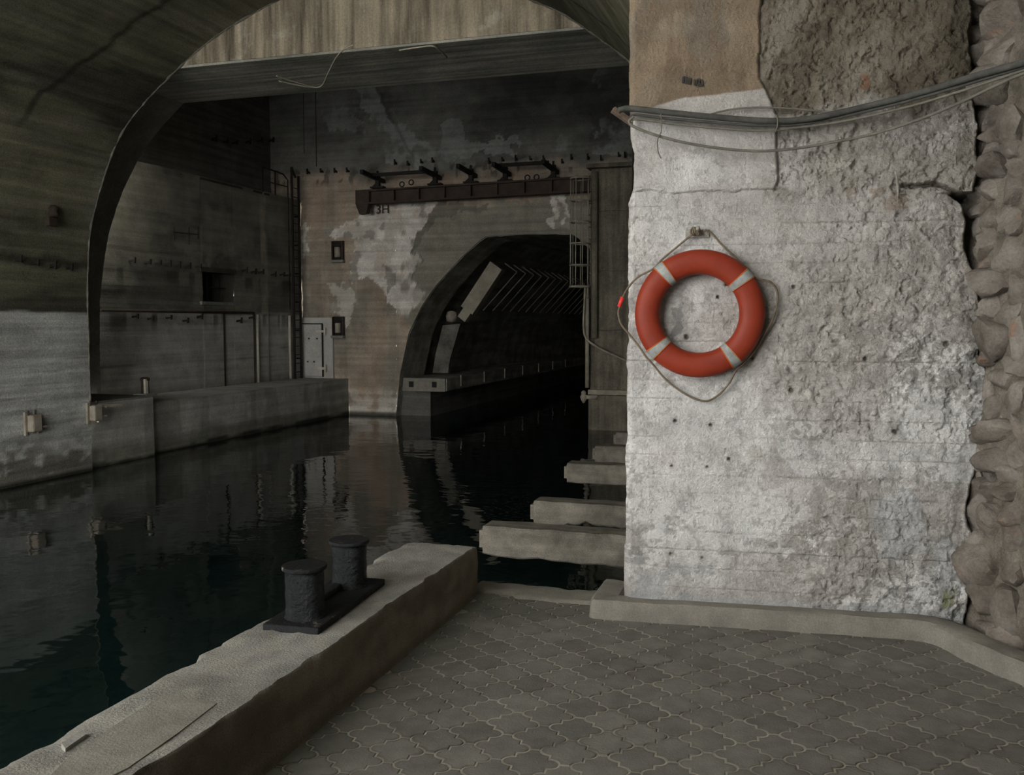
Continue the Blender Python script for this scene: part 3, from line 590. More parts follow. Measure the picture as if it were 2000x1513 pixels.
c = lay(c, sst(0.5, 0.0, np.hypot((U - 1.62) / 0.42, (Z - 0.62) / 0.5) - 0.45) * sst(0.36, 0.6, n2 + (n1 - .5) * .5) * 0.35, (0.46, 0.52, 0.57))  # bluish daylight low on the right, painted into the wall colour
c = lay(c, inpoly(Un, Zn, PU((1306, 600), (1334, 600), (1332, 622), (1330, 645), (1312, 662), (1308, 650), (1322, 630), (1310, 612))) * 0.9, (0.28, 0.28, 0.275))
for (hx_, hy_, hr_) in ((1318, 822, 5), (1388, 830, 5), (1312, 910, 4), (1382, 912, 3), (1424, 896, 4), (1371, 1089, 5), (1341, 658, 5), (1310, 1082, 4), (1420, 555, 4), (1550, 560, 4), (1546, 762, 5), (1748, 843, 7), (1848, 672, 8), (1690, 700, 5), (1402, 580, 3), (1470, 700, 4)):
    hu, hz_ = pier_uz(hx_, hy_); hd = np.hypot(U - hu, Z - hz_) + (n3 - 0.5) * 0.012; hm = sst(hr_ * 0.0029, hr_ * 0.0015, hd); P += PN * (-0.014 * hm)[..., None]; c = lay(c, hm * 0.9, (0.07, 0.065, 0.055)); c = lay(c, sst(hr_ * 0.007, hr_ * 0.003, hd) * 0.35 * (1 - hm), (0.30, 0.28, 0.26))
# bare concrete above the limewash
zl = np.interp(U, *zip(*sorted(PU((1228, 222), (1260, 214), (1340, 192), (1430, 182), (1505, 172))))) + (n2 - 0.5) * 0.02
tan_ = np.ones(P.shape) * np.array((0.30, 0.235, 0.165)); tan_ = lay(tan_, sst(0.45, 0.6, n4) * 0.7, (0.30, 0.25, 0.19)); tan_ = lay(tan_, sst(0.55, 0.64, fbm(U * 6, Z * 2.2, 5, 124)) * 0.5, (0.16, 0.115, 0.08))
tan_ = lay(tan_, sst(2.6, 2.9, Z) * 0.0 + sst(0.6, 0.66, fbm(U * 8, Z * 3, 4, 125)) * 0.3, (0.22, 0.22, 0.20))
ml = sst(-0.004, 0.004, Z - zl) * sst(0.0, -0.006, U - uc); c = c * (1 - ml[..., None]) + tan_ * ml[..., None]
zr = pier_uz(1600, 215)[1] + (n1 - 0.5) * 0.25 + (n2 - 0.5) * 0.25
rgh = np.ones(P.shape) * np.array((0.185, 0.16, 0.125)); rgh = lay(rgh, sst(0.48, 0.60, n2) * 0.6, (0.26, 0.235, 0.195)); rgh = lay(rgh, sst(0.44, 0.34, n2) * 0.7, (0.10, 0.085, 0.066))
rgh = lay(rgh, sst(1.35, 1.75, U + (n2 - 0.5) * 0.4) * 0.75, (0.085, 0.074, 0.056))
mr = sst(-0.06, 0.08, Z - zr) * sst(0.0, 0.006, U - uc); c = c * (1 - mr[..., None]) + rgh * mr[..., None]
c = lay(c, rightup * (1 - mr) * sst(0.44, 0.58, n2 + 0.15 * sst(1.2, 1.8, U)) * 0.6, (0.30, 0.28, 0.245))
c = lay(c, inpoly(Un, Zn, PU((1690, 140), (1705, 145), (1708, 170), (1692, 172))) * 0.5, (0.32, 0.13, 0.06))
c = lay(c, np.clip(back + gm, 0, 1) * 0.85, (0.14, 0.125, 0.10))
c = lay(c, sst(0.02, 0.0, U) * 0.4 * sst(0.4, 0.6, n2), (0.38, 0.36, 0.31))
ext = np.stack([P[:, 0, :] - PN * k_ for k_ in (0.45, 0.22, 0.10, 0.04)], 1); P = np.concatenate([ext, P], 1); c = np.concatenate([np.repeat(c[:, :1], 4, 1) * 0.8, c], 1)
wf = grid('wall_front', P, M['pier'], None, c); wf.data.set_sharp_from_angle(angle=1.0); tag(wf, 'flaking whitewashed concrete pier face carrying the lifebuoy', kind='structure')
# upper body of the pier up to the gallery vault
far_p, _ = dense(RIGHT, 0.25); near_p, _ = dense(NEAR, 0.25); n_ = 30
fa = np.stack([np.interp(np.linspace(0, 1, n_), np.linspace(0, 1, len(far_p)), far_p[:, k]) for k in (0, 1)], 1)
na = np.stack([np.interp(np.linspace(0, 1, n_), np.linspace(0, 1, len(near_p)), near_p[:, k]) for k in (0, 1)], 1)
P2 = np.zeros((n_, 2, 3)); P2[:, 0, 0] = fa[:, 0]; P2[:, 0, 2] = np.maximum(fa[:, 1], 3.7); P2[:, 1, 0] = na[:, 0]; P2[:, 1, 2] = np.maximum(na[:, 1], 3.72); P2[..., 1] = GAL + 0.25
grid('upper_pier', P2, M['quay'], wf, smooth=False)
MB().add([pp(0.02, -1.4, -0.03), pp(0.02, 3.75, -0.03), (-0.93, 5.6, 3.75), (-0.93, 5.6, -1.4)], [(0, 1, 2, 3)]).build('pier_return', M['quay'], wf)
MB().add([pp(-0.02, 3.72, 0), pp(2.6, 3.72, 0), pp(2.6, 6, 0), pp(-0.02, 6, 0)], [(0, 1, 2, 3)]).build('upper_face', M['quay'], wf)

# ---- rubble wall on the right
SW0 = np.array([0.99, 5.30]); SW1 = np.array([1.36, 4.45]); SWd = (SW1 - SW0) / np.linalg.norm(SW1 - SW0); SWn = np.array([SWd[1], -SWd[0]])   # facing the gallery
def stonewall(x, y, off=0.0):
    d = ray(x, y); n3_ = np.array([SWn[0], SWn[1], 0]); p0 = np.array([SW0[0], SW0[1], 0]) + n3_ * off; t = ((p0 - CAM) @ n3_) / (d @ n3_); return CAM + d * t
path = np.array([(1.0 - 0.25, 5.85), tuple(SW0), tuple(SW1), (1.5, 3.6), (1.6, 1.0), (1.6, MOUTH)]); s_ = np.r_[0, np.cumsum(np.hypot(*np.diff(path, axis=0).T))]
t_ = np.r_[np.linspace(0, 3.0, 100), np.linspace(3.1, s_[-1], 40)]; zz = np.linspace(-0.1, 4.3, 150); A, B = np.meshgrid(zz, t_, indexing='ij')
P = np.zeros(A.shape + (3,)); P[..., 0] = np.interp(B, s_, path[:, 0]); P[..., 1] = np.interp(B, s_, path[:, 1]); P[..., 2] = A
dd = (fbm(B * 6, A * 6, 5, 131) - 0.5) * 0.10 - 0.036; P[..., 0] += dd; 
wr = grid('wall_right', P, M['mortar']); tag(wr, 'rubble stone wall closing the gallery on the right', kind='structure')
STN = [(1916, 25, 46, 44), (1913, 76, 48, 40), (1944, 89, 36, 36), (1920, 116, 48, 46), (1970, 106, 62, 42), (1975, 40, 60, 60), (1945, 50, 34, 40), (1944, 178, 80, 58), (1916, 222, 28, 28), (1913, 256, 30, 32), (1960, 226, 58, 50), (1956, 265, 54, 34),
       (1990, 250, 44, 56), (1919, 299, 26, 34), (1947, 294, 38, 32), (1983, 294, 46, 32), (1922, 336, 28, 36), (1957, 330, 54, 46), (1995, 330, 44, 40), (1918, 372, 30, 36), (1950, 376, 48, 36), (1988, 372, 48, 50), (1920, 410, 42, 40),
       (1955, 420, 40, 50), (1990, 425, 50, 50), (1948, 465, 52, 58), (1985, 492, 54, 72), (1936, 512, 36, 36), (1950, 551, 64, 54), (1992, 555, 40, 58), (1948, 605, 52, 42), (1987, 610, 48, 48), (1957, 664, 86, 62), (1998, 664, 40, 56), (1972, 741, 48, 42),
       (1995, 712, 40, 46), (1955, 798, 34, 34), (1965, 817, 15, 15), (1990, 792, 44, 66), (1956, 848, 86, 46), (2000, 845, 40, 50), (1922, 889, 29, 42), (1966, 892, 68, 36), (2002, 892, 34, 44), (1917, 924, 18, 28), (1944, 920, 28, 30), (1974, 927, 50, 36),
       (1938, 953, 48, 30), (1982, 957, 54, 32), (1920, 993, 44, 46), (1953, 1014, 50, 52), (1986, 1000, 50, 40), (1985, 1044, 52, 66), (1911, 1051, 36, 28), (1935, 1103, 84, 70), (1986, 1125, 50, 48), (1937, 1171, 50, 72), (1984, 1190, 50, 64), (1935, 1228, 62, 46), (1985, 1248, 60, 52),
       (1950, 1262, 60, 30), (1955, 5, 60, 40), (1930, 770, 26, 40), (1925, 445, 26, 34), (1945, 700, 36, 30), (1930, 1020, 24, 22)]
def stone_mesh(seed, hx, hy, hz):
    rs = random.Random(seed); bm = bmesh.new(); bmesh.ops.create_icosphere(bm, subdivisions=3, radius=1.0)
    pl = []
    for k in range(9):
        a = Vector((rs.gauss(0, 1), rs.gauss(0, 1), rs.gauss(0, 1))).normalized(); pl.append((a, rs.uniform(0.52, 0.84)))
    off = Vector((seed * 3.1, seed * 1.7, 0))
    for v in bm.verts:
        d = v.co.normalized(); r = 1.2
        for a, h in pl:
            t = d.dot(a)
            if t > 1e-3: r = min(r, h / t)
        r *= 1 + 0.10 * mnoise.noise(d * 2.2 + off) + 0.05 * mnoise.noise(d * 6 + off)
        v.co = Vector((d.x * r * hx, d.y * r * hy, d.z * r * hz))
    bmesh.ops.smooth_vert(bm, verts=bm.verts, factor=0.12, use_axis_x=True, use_axis_y=True, use_axis_z=True)
    me = bpy.data.meshes.new('stone'); bm.to_mesh(me); bm.free(); me.materials.append(M['stone']); me.shade_smooth(); me.set_sharp_from_angle(angle=0.75); return me
for i, (x, y, sw, sh) in enumerate(STN):
    p = stonewall(x, y, 0.0); dpt = float((p - CAM) @ FW); k = dpt / FPX
    hx, hz = sw * k * 0.80, sh * k * 0.78; hy = 0.5 * (hx + hz) * 1.1
    o = bpy.data.objects.new('stone', stone_mesh(i + 3, hx, hy, hz)); link(o, wr); o.location = p; o.rotation_euler = (random.uniform(-.12, .12), random.uniform(-.2, .2), -0.18)
for i in range(22):      # courses carrying on beside the photographer
    t = 1.25 + (i % 4) * 0.26; zq = 0.12 + (i // 4) * 0.34 + random.uniform(-.05, .05); a = SW0 + SWd * t * 0.92
    o = bpy.data.objects.new('stone', stone_mesh(200 + i, 0.16, 0.14, 0.15)); link(o, wr); o.location = (a[0] + 0.03, a[1], zq)

# ---- floor: bed + paving tiles
mb = MB(); mb.box((-0.35, 1.42, -0.85), (3.9, 8.16, 1.6935)); 
fl_o = mb.build('floor', M['joint']); tag(fl_o, 'clover-shaped concrete paving of the gallery floor', kind='structure')
PW, PQ, FF, ST = 0.267, 0.218, 0.044, 0.0165
def tile_outline(g):
    q = []
    def quarter(cx0, cy0, cx1, cy1, kind, n=4):
        out = []
        for k in range(n + 1):
            t = k / n * PI / 2
            if kind == 0: out.append((cx1 - (cx1 - cx0) * math.cos(t), cy0 + (cy1 - cy0) * math.sin(t)))
            else: out.append((cx0 + (cx1 - cx0) * math.sin(t), cy1 + (cy0 - cy1) * math.cos(t)))
        return out
    e = quarter(FF / 2, PQ / 2, PW / 4, PQ / 4 + ST, 0, 5)          # neighbour's lobe biting in
    e += quarter(PW / 4, PQ / 4 - ST, PW / 2 - FF / 2, 0, 1, 5)     # own lobe
    full = list(e); full += [(x, -y) for x, y in e[::-1]][1:]; full += [(-x, -y) for x, y in e]; full += [(-x, y) for x, y in e[::-1]][1:-1] + [(-e[0][0], e[0][1])]
    r = []
    for p in full:
        if not r or math.hypot(p[0] - r[-1][0], p[1] - r[-1][1]) > 1e-6: r.append(p)
    if math.hypot(r[0][0] - r[-1][0], r[0][1] - r[-1][1]) < 1e-6: r.pop()
    # inset by g along the local normal
    n = len(r); out = []
    area = sum(r[i][0] * r[(i + 1) % n][1] - r[(i + 1) % n][0] * r[i][1] for i in range(n)); sg = -1 if area > 0 else 1
    for i in range(n):
        a = Vector(r[i - 1]); b_ = Vector(r[i]); c_ = Vector(r[(i + 1) % n]); d0 = (b_ - a).normalized(); d1 = (c_ - b_).normalized()
        n0 = Vector((d0.y, -d0.x)) * sg * -1; n1_ = Vector((d1.y, -d1.x)) * sg * -1; m_ = (n0 + n1_); l = m_.length
        m_ = m_ / l if l > 1e-3 else n0; k = 1 / max(0.5, m_.dot(n0)); out.append((b_.x - m_.x * g * k, b_.y - m_.y * g * k))
    return out
t0_, t1_ = tile_outline(0.0036), tile_outline(0.0058); nT = len(t0_)
me = bpy.data.meshes.new('paving_tile')
vs = [(x, y, -0.022) for x, y in t0_] + [(x, y, -0.0035) for x, y in t0_] + [(x, y, 0.0) for x, y in t1_] + [(x * 0.70, y * 0.66, 0.0006) for x, y in t1_]
fs = [(i, (i + 1) % nT, (i + 1) % nT + nT, i + nT) for i in range(nT)] + [(i + nT, (i + 1) % nT + nT, (i + 1) % nT + 2 * nT, i + 2 * nT) for i in range(nT)] + [(i + 2 * nT, (i + 1) % nT + 2 * nT, (i + 1) % nT + 3 * nT, i + 3 * nT) for i in range(nT)] + [tuple(3 * nT + i for i in range(nT))]
me.from_pydata(vs, [], fs); at_ = me.color_attributes.new('wear', 'FLOAT_COLOR', 'POINT')
for i in range(len(vs)): at_.data[i].color = (1, 1, 1, 1) if i < 3 * nT else (0, 0, 0, 1)
bm = bmesh.new(); bm.from_mesh(me); bmesh.ops.recalc_face_normals(bm, faces=bm.faces)
if max(bm.faces, key=lambda f: len(f.verts)).normal.z < 0: bmesh.ops.reverse_faces(bm, faces=bm.faces)
bmesh.ops.triangulate(bm, faces=[f for f in bm.faces if len(f.verts) > 4]); bm.to_mesh(me); bm.free(); me.materials.append(M['tile'])
T0 = atz(1201.3, 1365.8, 0.0); cells = []
E1 = np.array([math.cos(PA), math.sin(PA)]); E2 = np.array([-math.sin(PA), math.cos(PA)])
for i in range(-40, 40):
    for j in range(-60, 40):
        if (i + j) % 2: continue
        q = T0[:2] + E1 * (i * PW / 2) + E2 * (j * PQ / 2)
        if -1.93 < q[0] < 1.5 and MOUTH < q[1] < 5.36: cells.append((float(np.hypot(q[0], q[1] - 0)), q))
def infront(q):
    v = np.array([q[0], q[1], 0]) - CAM; z = v @ FW
    if z < 0.5: return False
    x = 1000 + FPX * (v @ RT) / z; y = IH / 2 - FPX * (v @ UP) / z
    return -60 < x < 2080 and y < 1600
def kerbside(q):      # hidden under kerb / stone wall
    fy = 5.04 + (q[0] + 1.12) * 0.098
    return (q[0] > -1.0 and q[1] > fy + 0.10) or q[0] > 1.15 + 0.55 * max(0, 4.6 - q[1])
vis = [q for d, q in cells if infront(q) and not kerbside(q)]; rest = [q for d, q in cells if not infront(q)]
print('tiles in view', len(vis), 'rest', len(rest))
for q in vis[:300]:
    o = bpy.data.objects.new('paving_tile', me); link(o, fl_o)
    o.location = (q[0], q[1], random.uniform(-0.0016, 0.0012)); o.rotation_euler = (random.uniform(-.006, .006), random.uniform(-.006, .006), PA)
mb = MB()
bme = [(v.co.x, v.co.y, v.co.z) for v in me.vertices]; bfs = [tuple(p.vertices) for p in me.polygons]
for q in rest + vis[300:]:
    mb.add([(q[0] + x * E1[0] + y * E2[0], q[1] + x * E1[1] + y * E2[1], z) for x, y, z in bme], bfs)
o = mb.build('paving_behind', M['tile'], fl_o); tag(o, kind='stuff')
# broken concrete edging at the end of the paving
ex = np.linspace(-1.93, -1.10, 60); prof_ = [(5.27, -0.02), (5.29, 0.012), (5.33, 0.018), (5.42, 0.02), (5.50, 0.022), (5.535, 0.012), (5.545, -0.03), (5.55, -0.5)]
P = np.zeros((len(prof_), 60, 3)); 
for k, (yy, zq) in enumerate(prof_):
    hole = sst(-1.62, -1.72, ex) * (1 if 1 <= k <= 3 else 0) * 0.09
    P[k, :, 0] = ex; P[k, :, 1] = yy + (fbm(ex * 8, ex * 0 + k * .2, 4, 141) - 0.5) * 0.06 + hole * (0.6 if k < 2 else 0); P[k, :, 2] = zq + (fbm(ex * 9, ex * 0 + k, 4, 142) - 0.5) * 0.025 * (k < 6) - hole * (k == 1) * 0.5
ed = grid('edging', P, M['kerb']); tag(ed, 'broken concrete edging where the paving meets the water', kind='structure'); ed.name = 'trim_2'

# ---- kerb along the pier foot and round the rubble wall
kf = smooth_path([(-1.14, 5.50, 0), (-1.14, 5.3, 0), (-1.135, 5.12, 0), (-1.11, 5.055, 0), (-1.02, 5.05, 0), (-0.6, 5.09, 0), (0, 5.15, 0), (0.45, 5.19, 0), (0.64, 5.19, 0), (0.735, 5.11, 0), (0.80, 4.98, 0), (0.90, 4.83, 0), (1.03, 4.66, 0), (1.14, 4.45, 0), (1.22, 4.1, 0), (1.26, 3.4, 0), (1.28, 2.0, 0), (1.28, 0, 0)], 6)
kf = np.array(kf)[:, :2]; tg = np.gradient(kf, axis=0); tg /= np.linalg.norm(tg, axis=1)[:, None]; nr = np.stack([-tg[:, 1], tg[:, 0]], 1)
kp = [(0.0, -0.01), (0.004, 0.05), (0.010, 0.088), (0.026, 0.103), (0.07, 0.106), (0.125, 0.104), (0.16, 0.10), (0.20, 0.06), (0.21, -0.01)]
P = np.zeros((len(kp), len(kf), 3)); sl = np.r_[0, np.cumsum(np.hypot(*np.diff(kf, axis=0).T))]
for k, (d_, zq) in enumerate(kp):
    dn = d_ + (fbm(sl * 5, sl * 0 + k * 0.6, 4, 151) - 0.5) * 0.012
    P[k, :, 0] = kf[:, 0] + nr[:, 0] * dn; P[k, :, 1] = kf[:, 1] + nr[:, 1] * dn; P[k, :, 2] = zq + (fbm(sl * 6, sl * 0 + k * 0.8, 4, 152) - 0.5) * 0.012 * (zq > 0)
kb = grid('kerb', P, M['kerb']); tag(kb, 'low concrete kerb along the white pier curving round the rubble wall', 'kerb')
kb.data.set_sharp_from_angle(angle=0.6)

# =================================================================== THINGS
ORD = ['first', 'second', 'third', 'fourth', 'fifth', 'sixth', 'seventh', 'eighth', 'ninth', 'tenth', 'eleventh', 'twelfth', 'thirteenth', 'fourteenth', 'fifteenth', 'sixteenth', 'seventeenth', 'eighteenth', 'nineteenth', 'twentieth']
# ---- parapet
PX0, PX1, PY1, PH = -2.37, -1.88, 5.29, 0.31
yy = np.linspace(-3.0, PY1, 360); cross = [(PX0 + 0.02, -1.4), (PX0, -0.6), (PX0, 0.1), (PX0 + 0.003, 0.24), (PX0 + 0.012, 0.295), (PX0 + 0.04, 0.308)] + [(PX0 + 0.04 + (PX1 - PX0 - 0.06) * t, 0.311) for t in np.linspace(0.08, 0.95, 14)] + [(PX1 - 0.006, 0.310), (PX1 - 0.001, 0.299)] + [(PX1 + 0.01 * (1 - t), 0.28 * t - 0.02 * (1 - t)) for t in np.linspace(0.92, 0, 8)]
cr = np.array(cross); ci = np.arange(len(cr)) * 0.35
T, Yg = np.meshgrid(ci, yy, indexing='ij'); P = np.zeros(T.shape + (3,))
P[..., 0] = cr[:, 0][:, None] + (fbm(Yg * 3, T, 5, 161) - 0.5) * 0.02; P[..., 1] = Yg; P[..., 2] = cr[:, 1][:, None] + (fbm(Yg * 2.5, T * 2, 5, 162) - 0.5) * 0.016
edgew = np.exp(-((np.arange(len(cr)) - 4.5) / 1.5) ** 2)[:, None]; P[..., 0] += edgew * np.maximum(0, fbm(Yg * 6, T * 0.5, 4, 163) - 0.45) * 0.14
edgew = np.exp(-((np.arange(len(cr)) - 20.5) / 1.2) ** 2)[:, None]; P[..., 0] -= edgew * np.maximum(0, fbm(Yg * 8, T * 0.5, 4, 164) - 0.45) * 0.10
endr = sst(PY1 - 0.10, PY1, Yg); P[..., 1] -= endr * 0.03 * np.abs(np.linspace(-1, 1, len(cr)))[:, None] ** 2; P[..., 2] -= endr * endr * 0.012 * (cr[:, 1] > 0.2)[:, None]
P[..., 0] += endr * sst(PX0 + 0.20, PX0, P[..., 0]) * 0.07
top = (np.arange(len(cr))[:, None] <= 20) * sst(0.22, 0.29, P[..., 2]) 
c = np.ones(P.shape) * np.array((0.25, 0.22, 0.168)); c = lay(c, sst(0.45, 0.6, fbm(Yg * 2.5, T * 1.5, 5, 165)) * 0.6, (0.29, 0.25, 0.195)); c = lay(c, sst(0.5, 0.6, fbm(Yg * 1.2, T * .6, 4, 168)) * 0.5, (0.115, 0.10, 0.078))
tcol = np.ones(P.shape) * np.array((0.34, 0.335, 0.305)); tcol = lay(tcol, sst(0.45, 0.6, fbm(Yg * 3, P[..., 0] * 3, 5, 166)) * 0.6, (0.25, 0.24, 0.215)); tcol = lay(tcol, sst(0.53, 0.62, fbm(Yg * 12, P[..., 0] * 12, 4, 167)) * 0.5, (0.42, 0.40, 0.35))
c = c * (1 - top[..., None]) + tcol * top[..., None]
c = lay(c, sst(0.05, 0.0, np.abs(P[..., 2] - 0.02)) * 0.5, (0.13, 0.12, 0.09))
par = grid('parapet', P, M['parapet'], None, c); par.data.set_sharp_from_angle(angle=0.7); tag(par, 'low rough concrete parapet between the paving and the canal', 'low wall')
e0 = P[:, -1, :]; mb = MB(); n_ = len(e0); cxe = e0[6:].mean(0); mb.add([tuple(v) for v in e0] + [(cxe[0], cxe[1] + 0.02, 0.1)], [(i, i + 1, n_) for i in range(n_ - 1)]); mb.build('parapet_end', M['kerb'], par)
c4 = [atz(x, y, 0.318)[:2] for x, y in ((322, 1353), (424, 1371), (345, 1431), (250, 1497), (150, 1545), (80, 1530), (130, 1480), (215, 1420))]
mb = MB(); mb.prism([tuple(p) for p in c4], 2, 0.30, 0.3155); mb.build('render_patch', M['plate'], par)
c5 = [atz(x, y, 0.32)[:2] for x, y in ((120, 1455), (160, 1430), (168, 1438), (128, 1466))]; MB().prism([tuple(p) for p in c5], 2, 0.30, 0.328).build('chip', M['parchip'], par)

# ---- twin bollard
b0 = atz(596, 1203, 0.338); b1 = atz(683, 1143, 0.338); ctr = (b0 + b1) / 2
bd = thing('mooring_bollard', 'black twin-post mooring bollard bolted to the parapet top', 'bollard', (float(ctr[0]), float(ctr[1]), 0.312))
ax = (b1 - b0)[:2]; sep = float(np.hypot(*ax)); ang = math.atan2(ax[1], ax[0])
bd.rotation_euler = (0, 0, ang)
pl = MB().cbox((0, 0, 0.012), (sep + 0.30, 0.27, 0.034), 0.006).build('base_plate', M['base'], bd)
MB().cbox((-0.02, 0.03, 0.042), (sep - 0.1, 0.05, 0.035), 0.01).build('web', M['base'], pl)
for sx in (-1, 1):
    r_, h_ = 0.088, 0.275
    pr_ = [(r_ + 0.012, 0.02), (r_ + 0.004, 0.034)] + [(r_ + 0.0015 * math.sin(k * 1.7), 0.04 + k * 0.02) for k in range(11)]
    ps = MB().lathe((sx * sep / 2, 0, 0.0), pr_, 48).build('post', M['bollard'], bd, True)
    MB().lathe((sx * sep / 2, 0, 0.235), [(r_ - 0.002, 0.008), (r_ + 0.0125, 0.014), (r_ + 0.0145, 0.018), (r_ + 0.0145, 0.028), (r_ + 0.0125, 0.031), (0.06, 0.033), (0.002, 0.034)], 32).build('cap', M['base'], ps, True).data.set_sharp_from_angle(angle=0.6)

# ---- cantilever beams
BM = [(7.25, -2.53, 0.0, 0.245, 'nearest concrete beam over the water, longest in view beside the pier'), (8.43, -2.43, -0.005, 0.235, 'second concrete beam over the water with a spalled lower edge'),
      (10.78, -2.69, 0.0, 0.235, 'middle of the five concrete beams over the water, with a dark crack'), (12.41, -2.70, 0.0, 0.235, 'fourth concrete beam over the water, short in view'), (14.0, -2.72, 0.0, 0.23, 'farthest concrete beam over the water, just showing past the pier')]
for i, (by, bx, bz, bh, lab) in enumerate(BM):
    L_ = -0.98 - bx; bm = bmesh.new(); bmesh.ops.create_cube(bm, size=1.0)
    for v in bm.verts: v.co = Vector((v.co.x * L_, v.co.y * 0.26, v.co.z * bh))
    endE = [e for e in bm.edges if all(v.co.x < 0 for v in e.verts)]; bmesh.ops.bevel(bm, geom=endE, offset=0.045, segments=3, affect='EDGES')
    long_ = [e for e in bm.edges if abs(e.verts[0].co.x - e.verts[1].co.x) > L_ * 0.7]; bmesh.ops.bevel(bm, geom=long_, offset=0.014, segments=1, affect='EDGES')
    bmesh.ops.subdivide_edges(bm, edges=[e for e in bm.edges if abs(e.verts[0].co.x - e.verts[1].co.x) > L_ * 0.7], cuts=24, use_grid_fill=True)
    for v in bm.verts:
        nz_ = mnoise.noise(Vector((v.co.x * 7 + i * 9, v.co.y * 7, v.co.z * 7))); v.co += Vector((0, nz_ * 0.006, nz_ * 0.008))
        if v.co.z < -bh * 0.3 and i == 1 and v.co.x > -0.35: v.co.z += max(0, 0.035 + 0.05 * mnoise.noise(Vector((v.co.x * 9, 3, 1))))
        if i == 0 and v.co.z < -bh * 0.3: v.co.z -= 0.02 * (v.co.x / L_ + 0.5) - 0.02 * mnoise.noise(Vector((v.co.x * 6, 1, 7)))
    m_ = bpy.data.meshes.new('concrete_beam'); bm.to_mesh(m_); bm.free(); m_.materials.append(M['beam'])
    o = bpy.data.objects.new('concrete_beam', m_); link(o); o.location = (bx + L_ / 2, by, bz - bh / 2); tag(o, lab, 'beam', 'concrete beams cantilevered over the water')

# ---- lifebuoy
bc = pier(1365.5, 612.5, 0.062)
lb = thing('lifebuoy', 'orange-red ring lifebuoy with four grey bands hanging on the white wall', 'lifebuoy', tuple(map(float, bc)))
lb.rotation_euler = (0, 0, PA)
RO, RI = 0.350, 0.2135; RC = (RO + RI) / 2; RA = (RO - RI) / 2; RB = 0.052
def torus_seg(a0, a1, na, grow, nb=24, closed=False):
    vs = []; fs = []; cnt = na if closed else na + 1
    for i in range(cnt):
        a = a0 + (a1 - a0) * i / na
        for j in range(nb):
            b_ = 2 * PI * j / nb; cb, sb_ = math.cos(b_), math.sin(b_); f = 0.86
            r = RC + (RA + grow) * math.copysign(abs(cb) ** f, cb); y = -(RB + grow) * math.copysign(abs(sb_) ** f, sb_)
            vs.append((r * math.cos(a), y, r * math.sin(a)))
    for i in range(cnt if closed else cnt - 1):
        for j in range(nb): fs.append((i * nb + j, i * nb + (j + 1) % nb, ((i + 1) % cnt) * nb + (j + 1) % nb, ((i + 1) % cnt) * nb + j))
    if not closed: fs += [tuple(range(nb - 1, -1, -1)), tuple((cnt - 1) * nb + j for j in range(nb))]
    return MB().add(vs, fs)
torus_seg(0, 2 * PI, 72, 0.0, closed=True).build('ring', M['buoy'], lb, True)
for a in (130, 39, 221, -53):
    a = math.radians(a); hw = 0.082
    bo = torus_seg(a - hw, a + hw, 6, 0.003).build('band', M['band'], lb, True)
    for s in (-1, 1): torus_seg(a + s * hw - 0.009, a + s * hw + 0.009, 2, 0.0036).build('band_edge', M['trim'], bo, True)
def on_pier(pts, off): return [np.array(pier(x, y, o_)) - bc for (x, y), o_ in zip(pts, off)]
RZ = Matrix.Rotation(-PA, 3, 'Z')
def local(ps): return [RZ @ Vector(p) for p in ps]
rp = [(1366, 450), (1352, 458), (1320, 484), (1295, 505), (1277, 524), (1245, 542), (1224, 566), (1213, 590), (1208, 612), (1214, 634), (1232, 656), (1248, 676), (1263, 698), (1276, 712), (1302, 742), (1340, 770), (1376, 783), (1402, 772), (1424, 748), (1438, 722), (1450, 712), (1470, 690), (1494, 652), (1510, 622), (1518, 590), (1517, 566), (1505, 551), (1486, 546), (1472, 541), (1462, 527), (1445, 511), (1412, 480), (1390, 456), (1378, 450)]
ro = [0.05, 0.04, 0.035, 0.04, 0.06, 0.05, 0.05, 0.05, 0.05, 0.05, 0.05, 0.05, 0.06, 0.05, 0.035, 0.03, 0.03, 0.03, 0.045, 0.06, 0.055, 0.045, 0.04, 0.035, 0.03, 0.03, 0.04, 0.05, 0.06, 0.055, 0.045, 0.035, 0.04, 0.05]
rop = MB().tube(smooth_path(local(on_pier(rp, ro)), 5), 0.0058, 7).build('grab_rope', M['rope'], lb, True)
MB().tube(local(on_pier([(1216, 580), (1213, 589), (1209.5, 599)], [0.05] * 3)), 0.0115, 10).build('red_tape', M['red'], rop, True)
hk = pier(1366, 452, 0.0)
ho = thing('wall_hook', 'limewash-crusted iron hook that the lifebuoy rope hangs from', 'hook', tuple(map(float, hk)))
mb = MB().tube([(0.0, -0.0, 0.0), (0.0, -0.045, -0.004), (0.0, -0.075, 0.004), (0.0, -0.08, 0.022)], 0.010, 8); mb.build('peg', M['whitelump'], ho, True)
for k in range(3): MB().tube([(-0.03 + 0.012 * k + 0.012 * math.cos(t), -0.045 - 0.01 * math.sin(2 * t + k), -0.002 + 0.02 * math.sin(t)) for t in np.linspace(0, 2 * PI, 14)], 0.006, 6).build('rope_knot', M['rope'], ho, True)
mb = MB(); mb.cbox((-0.01, -0.002, -0.012), (0.13, 0.02, 0.045), 0.006, PA); mb.build('back_plate', M['whitelump'], ho)

